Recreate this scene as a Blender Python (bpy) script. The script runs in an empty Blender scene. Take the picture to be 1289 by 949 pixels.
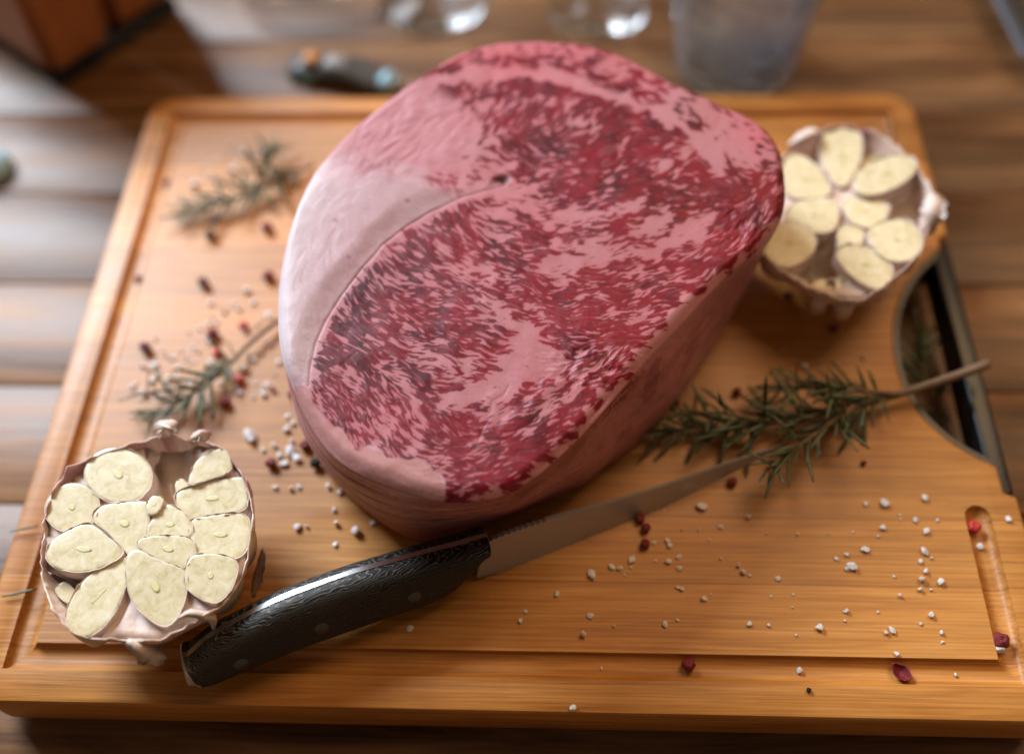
import bpy, bmesh, math, random
import numpy as np
from mathutils import Matrix, Vector, Quaternion

S = bpy.context.scene
COL = S.collection
# ================================================================ camera, world, light, exposure
FPX, CX, CY = 1300.0, 644.5, 474.5
def _rot(a, b, c):
    ca, sa = math.cos(a), math.sin(a); rx = np.array([[1, 0, 0], [0, ca, -sa], [0, sa, ca]])
    ca, sa = math.cos(b), math.sin(b); ry = np.array([[ca, 0, sa], [0, 1, 0], [-sa, 0, ca]])
    ca, sa = math.cos(c), math.sin(c); rz = np.array([[ca, -sa, 0], [sa, ca, 0], [0, 0, 1]])
    return rz @ ry @ rx
CAM = np.array([0.018, -.2532, .3728])
RM = _rot(*[math.radians(v) for v in (33.52, 1.93, 1.69)])
cam = bpy.data.cameras.new('camera'); cam_ob = bpy.data.objects.new('camera', cam); COL.objects.link(cam_ob)
M4 = Matrix.Identity(4)
for i in range(3):
    for j in range(3): M4[i][j] = RM[i][j]
    M4[i][3] = CAM[i]
cam_ob.matrix_world = M4
cam.sensor_width = 36; cam.lens = FPX / 1289 * 36; cam.clip_start = .01; cam.clip_end = 50
cam.dof.use_dof = True; cam.dof.focus_distance = .372; cam.dof.aperture_fstop = 2.4
S.camera = cam_ob

world = bpy.data.worlds.new('World'); S.world = world; world.use_nodes = True
bg = world.node_tree.nodes['Background']; bg.inputs[0].default_value = (1.0, .74, .52, 1); bg.inputs[1].default_value = .14

def area(name, loc, target, sx, sy, power, col):
    l = bpy.data.lights.new(name, 'AREA'); l.shape = 'RECTANGLE'; l.size = sx; l.size_y = sy; l.energy = power; l.color = col
    o = bpy.data.objects.new(name, l); COL.objects.link(o); o.location = loc
    o.rotation_euler = (Vector(target) - Vector(loc)).to_track_quat('-Z', 'Y').to_euler(); return o
area('window_light', (-1.10, 1.15, 1.12), (-.05, 0, 0), 0.85, .75, 80, (.80, .90, 1.0))
area('warm_fill', (.62, .62, 1.25), (.05, 0, 0), 0.8, .8, 11, (1.0, .66, .36))  # added warm fill for the board's front and right, no lamp in view

S.render.engine = 'CYCLES'
S.cycles.use_denoising = True
S.cycles.caustics_reflective = False; S.cycles.caustics_refractive = True
S.view_settings.view_transform = 'Standard'; S.view_settings.look = 'None'
S.view_settings.gamma = 1; S.view_settings.exposure = 0.05; S.view_settings.use_curve_mapping = False

# ================================================================ helpers
rnd = random.Random(7)
def U(x, y, z=0.0):
    """a spot measured on the photograph -> the point of the place at height z"""
    d = RM @ np.array([(x - CX) / FPX, -(y - CY) / FPX, -1.0]); t = (z - CAM[2]) / d[2]
    return CAM + t * d
def UP(x, y, p0, n):
    d = RM @ np.array([(x - CX) / FPX, -(y - CY) / FPX, -1.0]); t = np.dot(np.asarray(p0) - CAM, n) / np.dot(d, n)
    return CAM + t * d
def link(name, me, mat=None, parent=None, smooth=True, sharp=None):
    o = bpy.data.objects.new(name, me); COL.objects.link(o)
    if mat and not me.materials: me.materials.append(mat)
    if smooth and len(me.polygons): me.polygons.foreach_set('use_smooth', [True] * len(me.polygons))
    if sharp is not None: me.set_sharp_from_angle(angle=math.radians(sharp))
    if parent is not None: o.parent = parent
    return o
def mesh(name, v, f):
    me = bpy.data.meshes.new(name); me.from_pydata([tuple(map(float, p)) for p in v], [], f); me.update(); return me
def thing(name, label, cat, loc=(0, 0, 0), group=None, kind=None):
    o = bpy.data.objects.new(name, None); COL.objects.link(o); o.location = loc; o.empty_display_size = .01
    return tag(o, label, cat, group, kind)
def tag(o, label=None, cat=None, group=None, kind=None):
    if label: o['label'] = label
    if cat: o['category'] = cat
    if group: o['group'] = group
    if kind: o['kind'] = kind
    return o
def smooth_loop(pts, n, closed=True):
    p = np.asarray(pts, float); m = len(p); out = []
    ds = []
    seg = m if closed else m - 1
    K = 24
    for i in range(seg):
        if closed: a, b, c, d = p[(i - 1) % m], p[i], p[(i + 1) % m], p[(i + 2) % m]
        else: a, b, c, d = p[max(i - 1, 0)], p[i], p[i + 1], p[min(i + 2, m - 1)]
        for k in range(K):
            t = k / K
            out.append(.5 * (2 * b + (c - a) * t + (2 * a - 5 * b + 4 * c - d) * t * t + (3 * b - a - 3 * c + d) * t ** 3))
    if not closed: out.append(p[-1])
    q = np.array(out)
    if closed: q = np.vstack([q, q[:1]])
    s = np.concatenate([[0], np.cumsum(np.linalg.norm(np.diff(q, axis=0), axis=1))])
    t = np.linspace(0, s[-1], n + 1)[:-1] if closed else np.linspace(0, s[-1], n)
    return np.stack([np.interp(t, s, q[:, k]) for k in range(q.shape[1])], 1)
def loft(rings, cap0=True, cap1=True, closed=True):
    """faces through a list of equal rings"""
    v = [tuple(p) for r in rings for p in r]; n = len(rings[0]); f = []
    for k in range(len(rings) - 1):
        for i in range(n if closed else n - 1):
            j = (i + 1) % n; f.append((k * n + i, k * n + j, (k + 1) * n + j, (k + 1) * n + i))
    if cap0: f.append(tuple(range(n))[::-1])
    if cap1: b = (len(rings) - 1) * n; f.append(tuple(range(b, b + n)))
    return v, f
def fix(me):
    bm = bmesh.new(); bm.from_mesh(me); bmesh.ops.recalc_face_normals(bm, faces=bm.faces); bm.to_mesh(me); bm.free(); return me
def tube(path, rad, n=8, flat=1.0):
    path = [np.asarray(p, float) for p in path]; rings = []
    for i, p in enumerate(path):
        t = path[min(i + 1, len(path) - 1)] - path[max(i - 1, 0)]; t = t / (np.linalg.norm(t) + 1e-12)
        up = np.array([0, 0, 1.0]) if abs(t[2]) < .9 else np.array([1.0, 0, 0])
        a = np.cross(t, up); a /= np.linalg.norm(a); b = np.cross(a, t); r = rad[i] if hasattr(rad, '__len__') else rad
        rings.append([p + r * (a * math.cos(q) + b * flat * math.sin(q)) for q in np.linspace(0, 2 * math.pi, n, endpoint=False)])
    return loft(rings)
def lathe(prof, n=48):
    rings = [[(r * math.cos(a), r * math.sin(a), z) for a in np.linspace(0, 2 * math.pi, n, endpoint=False)] for r, z in prof]
    return loft(rings)
def rbox(sx, sy, sz, bev=.002, seg=2):
    bm = bmesh.new(); bmesh.ops.create_cube(bm, size=1); bmesh.ops.scale(bm, vec=(sx, sy, sz), verts=bm.verts)
    if bev: bmesh.ops.bevel(bm, geom=bm.edges[:] , offset=bev, segments=seg, affect='EDGES', profile=.5)
    me = bpy.data.meshes.new('box'); bm.to_mesh(me); bm.free(); return me

# ================================================================ materials
class NT:
    def __init__(s, name):
        s.m = bpy.data.materials.new(name); s.m.use_nodes = True; s.t = s.m.node_tree; s.n = s.t.nodes; s.b = s.n['Principled BSDF']
    def add(s, typ, props=None, **ins):
        nd = s.n.new(typ)
        for k, v in (props or {}).items(): setattr(nd, k, v)
        for k, v in ins.items(): s.put(nd, k, v)
        return nd
    def put(s, nd, k, v):
        k = k.replace('_', ' ') if isinstance(k, str) and k not in nd.inputs else k
        if isinstance(k, str) and k[0] == 'i' and k[1:].isdigit(): k = int(k[1:])
        i = nd.inputs[k]
        if hasattr(v, 'is_output') or isinstance(v, bpy.types.NodeSocket): s.t.links.new(v, i)
        elif isinstance(v, (tuple, list)) and i.type == 'RGBA' and len(v) == 3: i.default_value = (*v, 1)
        else: i.default_value = v
    def set(s, **kw):
        for k, v in kw.items(): s.put(s.b, k, v)
        return s.m
    def math(s, op, a, b=0.0, c=None):
        nd = s.n.new('ShaderNodeMath'); nd.operation = op; s.put(nd, 0, a); s.put(nd, 1, b)
        if c is not None: s.put(nd, 2, c)
        return nd.outputs[0]
    def mix(s, f, a, b, mode='MIX'):
        nd = s.n.new('ShaderNodeMix'); nd.data_type = 'RGBA'; nd.blend_type = mode; nd.clamp_factor = True
        s.put(nd, 0, f); s.put(nd, 6, a); s.put(nd, 7, b); return nd.outputs[2]
    def ramp(s, f, stops):
        nd = s.n.new('ShaderNodeValToRGB'); e = nd.color_ramp.elements
        while len(e) < len(stops): e.new(.5)
        for el, (p, c) in zip(e, stops): el.position = p; el.color = (*c, 1) if len(c) == 3 else c
        s.put(nd, 0, f); return nd.outputs[0]
    def coord(s, scale=(1, 1, 1), rot=(0, 0, 0), rand=0.0, which='Object'):
        c = s.add('ShaderNodeTexCoord').outputs[which]
        mp = s.add('ShaderNodeMapping'); s.put(mp, 'Vector', c); mp.inputs['Scale'].default_value = scale; mp.inputs['Rotation'].default_value = rot
        if rand:
            r = s.add('ShaderNodeObjectInfo').outputs['Random']; k = s.math('MULTIPLY', r, rand)
            cb = s.add('ShaderNodeCombineXYZ'); s.put(cb, 0, k); s.put(cb, 1, k); s.put(cb, 2, k); s.t.links.new(cb.outputs[0], mp.inputs['Location'])
        return mp.outputs[0]
    def noise(s, vec, scale, detail=3, rough=.55, dist=0.0):
        nd = s.add('ShaderNodeTexNoise'); s.put(nd, 'Vector', vec)
        nd.inputs['Scale'].default_value = scale; nd.inputs['Detail'].default_value = detail; nd.inputs['Roughness'].default_value = rough; nd.inputs['Distortion'].default_value = dist
        return nd.outputs[0]
    def bump(s, h, strength=.3, dist=.001):
        nd = s.add('ShaderNodeBump'); nd.inputs['Strength'].default_value = strength; nd.inputs['Distance'].default_value = dist; s.put(nd, 'Height', h)
        s.t.links.new(nd.outputs[0], s.b.inputs['Normal']); return nd.outputs[0]

def m_table():
    n = NT('table_wood'); c = n.coord((1, 9, 9), rand=7.0)
    g = n.noise(c, 9, 5, .6, .6); fine = n.noise(n.coord((3, 90, 90), rand=3.0), 6, 3)
    col = n.ramp(g, [(.28, (.055, .020, .008)), (.43, (.15, .062, .022)), (.58, (.26, .118, .045)), (.75, (.38, .20, .088))])
    tone = n.math('MULTIPLY_ADD', n.add('ShaderNodeObjectInfo').outputs['Random'], .5, .72)
    col = n.mix(.35, col, n.ramp(fine, [(.3, (.25, .25, .25)), (.7, (1, 1, 1))]), 'MULTIPLY')
    hs = n.add('ShaderNodeHueSaturation', Color=col, Value=tone)
    n.bump(n.math('ADD', n.math('MULTIPLY', fine, .6), g), .25, .0012)
    return n.set(Base_Color=hs.outputs[0], Roughness=n.math('MULTIPLY_ADD', g, .30, .27), Specular_IOR_Level=.32)
def m_board():
    n = NT('board_wood'); geo = n.coord((1, 1, 1))
    sep = n.add('ShaderNodeSeparateXYZ'); n.put(sep, 0, geo)
    wob = n.math('MULTIPLY', n.noise(geo, 9, 2), .0)
    strip = n.math('FLOOR', n.math('MULTIPLY', n.math('ADD', sep.outputs[1], wob), 36.0))
    wn = n.add('ShaderNodeTexWhiteNoise', {'noise_dimensions': '1D'}); n.put(wn, 'W', strip)
    fr = n.math('FRACT', n.math('MULTIPLY', sep.outputs[1], 36.0))
    seam = n.math('LESS_THAN', n.math('ABSOLUTE', n.math('SUBTRACT', fr, .5)), .488)
    off = n.add('ShaderNodeCombineXYZ'); n.put(off, 0, n.math('MULTIPLY', wn.outputs[0], 3.1)); n.put(off, 2, n.math('MULTIPLY', wn.outputs[0], 1.7))
    va = n.add('ShaderNodeVectorMath', {'operation': 'ADD'}); n.put(va, 0, geo); n.put(va, 1, off.outputs[0])
    st = n.add('ShaderNodeMapping'); n.put(st, 'Vector', va.outputs[0]); st.inputs['Scale'].default_value = (4, 60, 60)
    g = n.noise(st.outputs[0], 3.2, 5, .62, .5)
    st2 = n.add('ShaderNodeMapping'); n.put(st2, 'Vector', va.outputs[0]); st2.inputs['Scale'].default_value = (9, 420, 420)
    fine = n.noise(st2.outputs[0], 2.2, 2)
    col = n.ramp(g, [(.28, (.43, .155, .026)), (.5, (.60, .250, .050)), (.72, (.68, .32, .085))])
    tone = n.math('MULTIPLY_ADD', wn.outputs[0], .32, .80)
    col = n.mix(.6, col, n.ramp(fine, [(.3, (.50, .43, .34)), (.62, (1, 1, 1))]), 'MULTIPLY')
    # darker cross marks where the bamboo culm had its nodes
    st3 = n.add('ShaderNodeMapping'); n.put(st3, 'Vector', va.outputs[0]); st3.inputs['Scale'].default_value = (26, 130, 90)
    mk = n.noise(st3.outputs[0], 1.0, 4, .7)
    wv = n.add('ShaderNodeTexVoronoi', {'feature': 'F1'}); st4 = n.add('ShaderNodeMapping'); n.put(st4, 'Vector', va.outputs[0]); st4.inputs['Scale'].default_value = (7.0, 34, 1); n.put(wv, 'Vector', st4.outputs[0]); wv.inputs['Scale'].default_value = 1
    nodem = n.math('MULTIPLY', n.ramp(wv.outputs[0], [(.0, (1, 1, 1)), (.14, (0, 0, 0))]), n.ramp(mk, [(.45, (0, 0, 0)), (.7, (1, 1, 1))]))
    col = n.mix(n.math('MULTIPLY', nodem, .55), col, (.20, .075, .02))
    big = n.noise(geo, 9, 5, .6, .4); col = n.mix(.7, col, n.ramp(big, [(.32, (.66, .58, .48)), (.58, (1, 1, 1))]), 'MULTIPLY')
    hs = n.add('ShaderNodeHueSaturation', Color=col, Value=tone)
    seamc = n.mix(seam, (.70, .62, .54), (1, 1, 1)); colf = n.mix(1.0, hs.outputs[0], seamc, 'MULTIPLY')
    n.bump(n.math('ADD', fine, n.math('MULTIPLY', seam, .6)), .18, .0006)
    return n.set(Base_Color=colf, Roughness=n.math('MULTIPLY_ADD', g, .2, .34), Specular_IOR_Level=.45)
def m_meat():
    n = NT('marbled_beef'); a = n.add('ShaderNodeAttribute', {'attribute_name': 'flesh'}); w = n.add('ShaderNodeAttribute', {'attribute_name': 'wet'})
    c = n.coord(); fine = n.noise(c, 900, 3, .6); mid = n.noise(c, 260, 3)
    col = n.mix(.22, a.outputs['Color'], n.ramp(fine, [(.3, (.55, .5, .5)), (.65, (1, 1, 1))]), 'MULTIPLY')
    n.bump(n.math('ADD', n.math('MULTIPLY', fine, .7), mid), .22, .0006)
    rough = n.math('MULTIPLY_ADD', fine, .22, n.math('MULTIPLY_ADD', w.outputs['Fac'], -.14, .40))
    m = n.set(Base_Color=col, Roughness=rough, Subsurface_Weight=.05, Subsurface_Scale=.0014, Specular_IOR_Level=.12, Coat_Weight=.15, Coat_Roughness=.08)
    cb = n.add('ShaderNodeBump'); cb.inputs['Strength'].default_value = .75; cb.inputs['Distance'].default_value = .0012; n.put(cb, 'Height', n.noise(c, 420, 5, .65)); n.t.links.new(cb.outputs[0], n.b.inputs['Coat Normal'])
    n.b.inputs['Subsurface Radius'].default_value = (1.0, .35, .25); return m
def simple(name, col, rough=.5, metal=0.0, bump=None, vary=None, **kw):
    n = NT(name); c = n.coord(rand=5.0); base = col
    if vary:
        g = n.noise(c, vary[0], 4, .6); base = n.mix(g, col, vary[1])
    if bump: n.bump(n.noise(c, bump[0], 4, .6), bump[1], bump[2])
    return n.set(Base_Color=base, Roughness=rough, Metallic=metal, **kw)
def m_clove():
    n = NT('garlic_flesh'); c = n.coord(rand=3.0); g = n.noise(c, 210, 5, .68, .6); b = n.noise(c, 800, 3)
    col = n.ramp(g, [(.30, (.48, .40, .22)), (.45, (.60, .52, .33)), (.60, (.67, .60, .42)), (.75, (.73, .68, .53))])
    n.bump(n.math('ADD', b, g), .12, .0003)
    m = n.set(Base_Color=col, Roughness=.24, Subsurface_Weight=.4, Subsurface_Scale=.003); n.b.inputs['Subsurface Radius'].default_value = (1, .8, .45); return m
def m_husk():
    n = NT('garlic_husk'); c = n.coord((1, 1, .35), rand=3.0); g = n.noise(c, 70, 5, .65, 1.0); f = n.noise(n.coord((1, 1, .12)), 500, 3)
    col = n.ramp(g, [(.28, (.26, .14, .10)), (.40, (.48, .32, .25)), (.52, (.68, .55, .47)), (.75, (.80, .71, .63))])
    col = n.mix(n.ramp(n.noise(c, 34, 3), [(.55, (0, 0, 0)), (.75, (1, 1, 1))]), col, (.30, .10, .16))
    n.bump(n.math('ADD', f, g), .5, .0008)
    return n.set(Base_Color=col, Roughness=.55, Subsurface_Weight=.12, Subsurface_Scale=.002)
def m_pakka():
    n = NT('handle_laminate'); c = n.coord((1, 1, 1))
    wv = n.add('ShaderNodeTexWave', {'wave_type': 'BANDS', 'bands_direction': 'Y'})
    st = n.add('ShaderNodeMapping'); n.put(st, 'Vector', c); st.inputs['Scale'].default_value = (.32, 1, 1.0)
    n.put(wv, 'Vector', st.outputs[0]); wv.inputs['Scale'].default_value = 680; wv.inputs['Distortion'].default_value = 14; wv.inputs['Detail'].default_value = 2; wv.inputs['Detail Scale'].default_value = .55
    col = n.ramp(wv.outputs[0], [(.5, (.006, .005, .0045)), (.82, (.016, .0135, .012)), (.97, (.12, .105, .09))])
    n.bump(wv.outputs[0], .12, .0003)
    return n.set(Base_Color=col, Roughness=.5, Specular_IOR_Level=.25)
def m_leaf():
    n = NT('rosemary_leaf'); r = n.add('ShaderNodeObjectInfo').outputs['Random']; c = n.coord()
    sep = n.add('ShaderNodeSeparateXYZ'); n.put(sep, 0, c)
    under = n.math('LESS_THAN', sep.outputs[2], 0.0)
    col = n.ramp(r, [(0, (.018, .034, .010)), (.5, (.034, .062, .018)), (.8, (.06, .09, .032)), (.93, (.11, .115, .055)), (1, (.14, .09, .05))])
    col = n.mix(n.math('MULTIPLY', under, .6), col, (.14, .165, .10))
    return n.set(Base_Color=col, Roughness=.42)
def m_glass(name, bumpy=0.0):
    n = NT(name)
    if bumpy:
        c = n.coord(); v = n.add('ShaderNodeTexVoronoi', {'feature': 'SMOOTH_F1'}); n.put(v, 'Vector', c); v.inputs['Scale'].default_value = 160; n.bump(v.outputs[0], bumpy, .004)
    return n.set(Base_Color=(.80, .90, 1.0) if bumpy else (.96, .98, 1.0), Roughness=.12 if bumpy else .12, Transmission_Weight=.9 if bumpy else 1.0, IOR=1.18, Coat_Weight=1.0 if bumpy else 0.0, Coat_Roughness=.12)
def m_salt():
    n = NT('salt_crystal'); c = n.coord(rand=9.0); n.bump(n.noise(c, 700, 3), .5, .0005)
    m = n.set(Base_Color=(.92, .86, .84), Roughness=.25, Transmission_Weight=.12, IOR=1.5, Subsurface_Weight=.35, Subsurface_Scale=.002); return m

MT = dict(table=m_table(), board=m_board(), meat=m_meat(), clove=m_clove(), husk=m_husk(), pakka=m_pakka(), leaf=m_leaf(),
    glass=m_glass('clear_glass'), pressed=m_glass('textured_glass', .55), salt=m_salt(),
    steel=simple('brushed_steel', (.42, .42, .42), .32, .6, (300, .10, .0004)), bright=simple('polished_steel', (.82, .83, .84), .2, 1.0, (200, .05, .0003)),
    rivet=simple('rivet_steel', (.10, .11, .10), .35, .8),
    blackmetal=simple('black_coated_metal', (.012, .012, .014), .34, .2, (400, .2, .0005)),
    germ=simple('garlic_germ', (.50, .43, .20), .45, 0, (500, .3, .0004), (300, (.56, .52, .24))),
    skin=simple('garlic_inner_skin', (.52, .36, .29), .5, 0, (300, .5, .0006), (130, (.78, .67, .60))),
    stem=simple('rosemary_stem', (.16, .095, .055), .7, 0, (600, .6, .0006), (240, (.25, .165, .10))),
    pepper=simple('pink_pepper_skin', (.26, .012, .018), .32, 0, (700, .5, .0006), (350, (.13, .008, .012))),
    pepperdark=simple('dark_pepper_skin', (.075, .012, .012), .5, 0, (700, .6, .0006), (350, (.15, .03, .025))),
    pepperbright=simple('bright_pepper_skin', (.55, .03, .03), .3, 0, (700, .3, .0005)),
    black=simple('peppercorn_black', (.012, .010, .008), .6, 0, (900, .8, .001)),
    blockwood=simple('warm_block_wood', (.26, .075, .022), .34, 0, (60, .1, .001), (40, (.42, .155, .045))),
    rubber=simple('rubber_foot', (.01, .01, .01), .7), packet=simple('printed_packet', (.022, .024, .024), .4, 0, (120, .5, .002), (60, (.09, .085, .08))),
    orange=simple('orange_print', (.50, .19, .03), .45), grey=simple('grey_print', (.26, .24, .23), .5), blue=simple('pale_blue_plastic', (.36, .60, .72), .3),
    teal=simple('teal_print', (.22, .40, .38), .5), tray=simple('tray_rim', (.16, .18, .22), .3, .7), trayin=simple('tray_inside', (.035, .028, .024), .5, .3),
    shred=simple('fat_shred', (.56, .34, .33), .35, 0, (400, .4, .0006)))
# ================================================================ the table
TZ = -.030
def smooth01(e0, e1, x): t = min(max((x - e0) / (e1 - e0), 0), 1); return t * t * (3 - 2 * t)
tb = rbox(1.9, 1.36, .02, .002); table = link('table', tb, MT['table'], None, sharp=40); table.location = (0, .2, TZ - .0275)
tag(table, 'dark brown varnished wooden table made of planks', 'table', kind='structure')
PW = .062
k = 0
for i in range(-7, 14):
    me = rbox(1.9, PW - .0007, .0165, .0007, 2) if k == 0 else plank_me
    if k == 0: plank_me = me
    o = link('plank', me, MT['table'], table, sharp=40)
    o.location = (0, (.007 - PW / 2 + PW * i) - .2, -.0165 / 2 + .0275 + rnd.uniform(-.0004, 0)); k += 1

# ================================================================ the cutting board
W2, Y0, Y1, TH = .20, -.15, .172, .022
board = thing('cutting_board', 'honey coloured wooden cutting board with juice groove and black metal handle, lying on the table', 'cutting board', (0, .011, TZ))
OFF = np.array([0, .011, TZ])
def corner(cx, cy, r, a0, n=8): return [(cx + r * math.cos(a), cy + r * math.sin(a)) for a in np.linspace(a0, a0 + math.pi / 2, n)]
darc_px = [(1187, 312), (1168, 326), (1148, 348), (1133, 378), (1126, 412), (1128, 448), (1138, 484), (1158, 517), (1186, 545), (1218, 567), (1256, 586)]
darc = [U(x, y)[:2] for x, y in darc_px]
darc = smooth_loop(darc, 40, False)
yT, yB = darc[0][1], darc[-1][1]
R = .014
out = corner(-W2 + R, Y0 + R, R, math.pi)
out += corner(W2 - R, Y0 + R, R, 1.5 * math.pi)
nb = U(1270, 624)[1]
out += [(W2, nb), (W2 - .0045, nb + .002)] + [(min(p[0], W2 - .0045), p[1]) for p in darc[::-1]] + [(W2 - .0045, yT + .006), (W2, yT + .008)]
out += corner(W2 - R, Y1 - R, R, 0) + corner(-W2 + R, Y1 - R, R, .5 * math.pi)
out = np.array(out)
def inset(poly, d):
    n = len(poly); q = []
    for i in range(n):
        a, b, c = poly[i - 1], poly[i], poly[(i + 1) % n]
        t1 = (b - a) / (np.linalg.norm(b - a) + 1e-9); t2 = (c - b) / (np.linalg.norm(c - b) + 1e-9)
        n1 = np.array([-t1[1], t1[0]]); n2 = np.array([-t2[1], t2[0]]); m = n1 + n2; m = m / max(np.linalg.norm(m), .5)
        q.append(b + d * m / max(.5, np.dot(m, n1)))
    return np.array(q)
rings = []
bv = .0022
for d, z in [(bv, -TH), (bv * .3, -TH + bv * .3), (0, -TH + bv), (0, -bv), (bv * .12, -bv * .55), (bv * .4, -bv * .18), (bv, 0)]:
    rings.append([(p[0], p[1], z) for p in inset(out, d)])
v, f = loft(rings); bme = fix(mesh('board_body', np.array(v) - OFF, f))
body = link('body', bme, MT['board'], board, smooth=False)
# the juice groove is cut into the body
gpx = [(1227, 648), (1270, 843)]
g_in = .0175
gl = [(U(1229, 648)[0] , U(1229, 648)[1])]
gx, gy0, gy1 = W2 - g_in, Y0 + g_in, Y1 - g_in
gl = [(gx, U(1230, 650)[1]), (gx, gy0), (-gx, gy0), (-gx, gy1), (gx, gy1), (gx, yT + .022)]
gl = [np.array(p) for p in gl]
prof = [(math.cos(a) * .0052, .0006 - .0042 * math.sin(a) if math.sin(a) > 0 else .003) for a in np.linspace(0, math.pi, 9)]
prof = [(p[0], p[1]) for p in prof]; prof[0] = (.0052, .0006); prof[-1] = (-.0052, .0006); prof += [(-.0052, .004), (.0052, .004)]
grs = []
dens = []
for i in range(len(gl) - 1):
    dens.append(gl[i])
dens.append(gl[-1])
for i, p in enumerate(dens):
    t1 = dens[i] - dens[i - 1] if i else dens[1] - dens[0]; t2 = dens[i + 1] - dens[i] if i < len(dens) - 1 else t1
    t1 = t1 / np.linalg.norm(t1); t2 = t2 / np.linalg.norm(t2)
    n1 = np.array([-t1[1], t1[0]]); n2 = np.array([-t2[1], t2[0]]); m = n1 + n2; m = m / np.dot(m, n1) if 0 < i < len(dens) - 1 else n1
    if i == 0:
        for e, s in ((.0048, .25), (.0036, .66), (.0018, .93)): grs.append([(p[0] - t1[0] * e + m[0] * a * s, p[1] - t1[1] * e + m[1] * a * s, .0006 + (b - .0006) * (s if b < .0006 else 1)) for a, b in prof])
    grs.append([(p[0] + m[0] * a, p[1] + m[1] * a, b) for a, b in prof])
    if i == len(dens) - 1:
        for e, s in ((.0018, .93), (.0036, .66), (.0048, .25)): grs.append([(p[0] + t1[0] * e + m[0] * a * s, p[1] + t1[1] * e + m[1] * a * s, .0006 + (b - .0006) * (s if b < .0006 else 1)) for a, b in prof])
v, f = loft(grs); cut = link('cutter', fix(mesh('cutter', np.array(v) - OFF, f)), None, board)
bo = body.modifiers.new('groove', 'BOOLEAN'); bo.operation = 'DIFFERENCE'; bo.object = cut; bo.solver = 'EXACT'
bpy.context.view_layer.update()
dg = bpy.context.evaluated_depsgraph_get(); nm = bpy.data.meshes.new_from_object(body.evaluated_get(dg))
body.modifiers.clear(); body.data = nm; bpy.data.objects.remove(cut)
nm.polygons.foreach_set('use_smooth', [True] * len(nm.polygons)); nm.set_sharp_from_angle(angle=math.radians(32))
# feet
for sx in (-1, 1):
    for sy in (Y0 + .03, Y1 - .03):
        v, f = lathe([(.009, 0), (.010, .0008), (.010, .0075), (.009, .0085)], 20)
        fo = link('foot', mesh('foot', v, f), MT['rubber'], board, sharp=40); fo.location = (sx * .17, sy - OFF[1], 0)
# black handle bar along the open side of the D cut-out and a thin black strip following the edge of the cut-out
bar = [(W2 - .0042, nb + .0016), (W2 - .0002, nb + .0005), (W2 - .0002, yT + .0065), (W2 - .0042, yT + .0052)]
hb = rbox(.0085, (yT + .005) - (nb + .001), .0165, .0016, 3); hbo = link('handle_bar', hb, MT['blackmetal'], board, sharp=40)
hbo.location = np.array([W2 - .00445, (yT + nb + .006) / 2, -.0098]) - OFF
v, f = [], []
ar = np.array([(min(p[0], W2 - .0085), p[1]) for p in darc]); nrm = []
inn = []
for i in range(len(ar)):
    t = ar[min(i + 1, len(ar) - 1)] - ar[max(i - 1, 0)]; t = t / (np.linalg.norm(t) + 1e-9); inn.append(ar[i] + .0022 * np.array([-t[1], t[0]]) * 1.0)
inn = np.array(inn); ctr = ar.mean(0) + np.array([.02, 0])
if np.linalg.norm(inn[20] - ctr) > np.linalg.norm(ar[20] - ctr): inn = 2 * ar - inn
rg = [[(a[0], a[1], -.0012), (b[0], b[1], -.0012), (b[0], b[1], -.0195), (a[0], a[1], -.0195)] for a, b in zip(ar, inn)]
v, f = loft(rg); link('cutout_strip', fix(mesh('cutout_strip', np.array(v) - OFF, f)), MT['blackmetal'], board, sharp=40)

# ================================================================ the beef roast
# ---------------------------------------------------------------- marbling maps of the cut face
MX0,MY0,MW,MH=330,30,680,620          # map window, one cell per unit
def _fft_blur(a,s):
    fy=np.fft.fftfreq(a.shape[0])[:,None];fx=np.fft.rfftfreq(a.shape[1])[None,:]
    return np.fft.irfft2(np.fft.rfft2(a)*np.exp(-2*(np.pi*s)**2*(fx*fx+fy*fy)),s=a.shape)
def _nrm(a): return (a-a.mean())/a.std()
def _bil(a,x,y):
    h,w=a.shape;x=np.clip(x,0,w-1.001);y=np.clip(y,0,h-1.001)
    i=x.astype(np.int32);j=y.astype(np.int32);u=x-i;v=y-j
    return (a[j,i]*(1-u)+a[j,i+1]*u)*(1-v)+(a[j+1,i]*(1-u)+a[j+1,i+1]*u)*v
def _ss(e0,e1,x):
    t=np.clip((x-e0)/(e1-e0),0,1);return t*t*(3-2*t)
def _dseg(X,Y,pts,closed=False):
    d=np.full(X.shape,1e9);n=len(pts)
    for i in range(n if closed else n-1):
        ax,ay=pts[i];bx,by=pts[(i+1)%n];vx,vy=bx-ax,by-ay
        t=np.clip(((X-ax)*vx+(Y-ay)*vy)/(vx*vx+vy*vy),0,1)
        d=np.minimum(d,np.hypot(X-ax-t*vx,Y-ay-t*vy))
    return d
def _inside(X,Y,pts):
    c=np.zeros(X.shape,bool);n=len(pts)
    for i in range(n):
        (x1,y1),(x2,y2)=pts[i],pts[(i+1)%n]
        if y1==y2: continue
        k=((y1>Y)!=(y2>Y))&(X<(x2-x1)*(Y-y1)/(y2-y1)+x1);c^=k
    return c
def _sd(X,Y,pts):
    d=_dseg(X,Y,pts,True);return np.where(_inside(X,Y,pts),d,-d)
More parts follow.
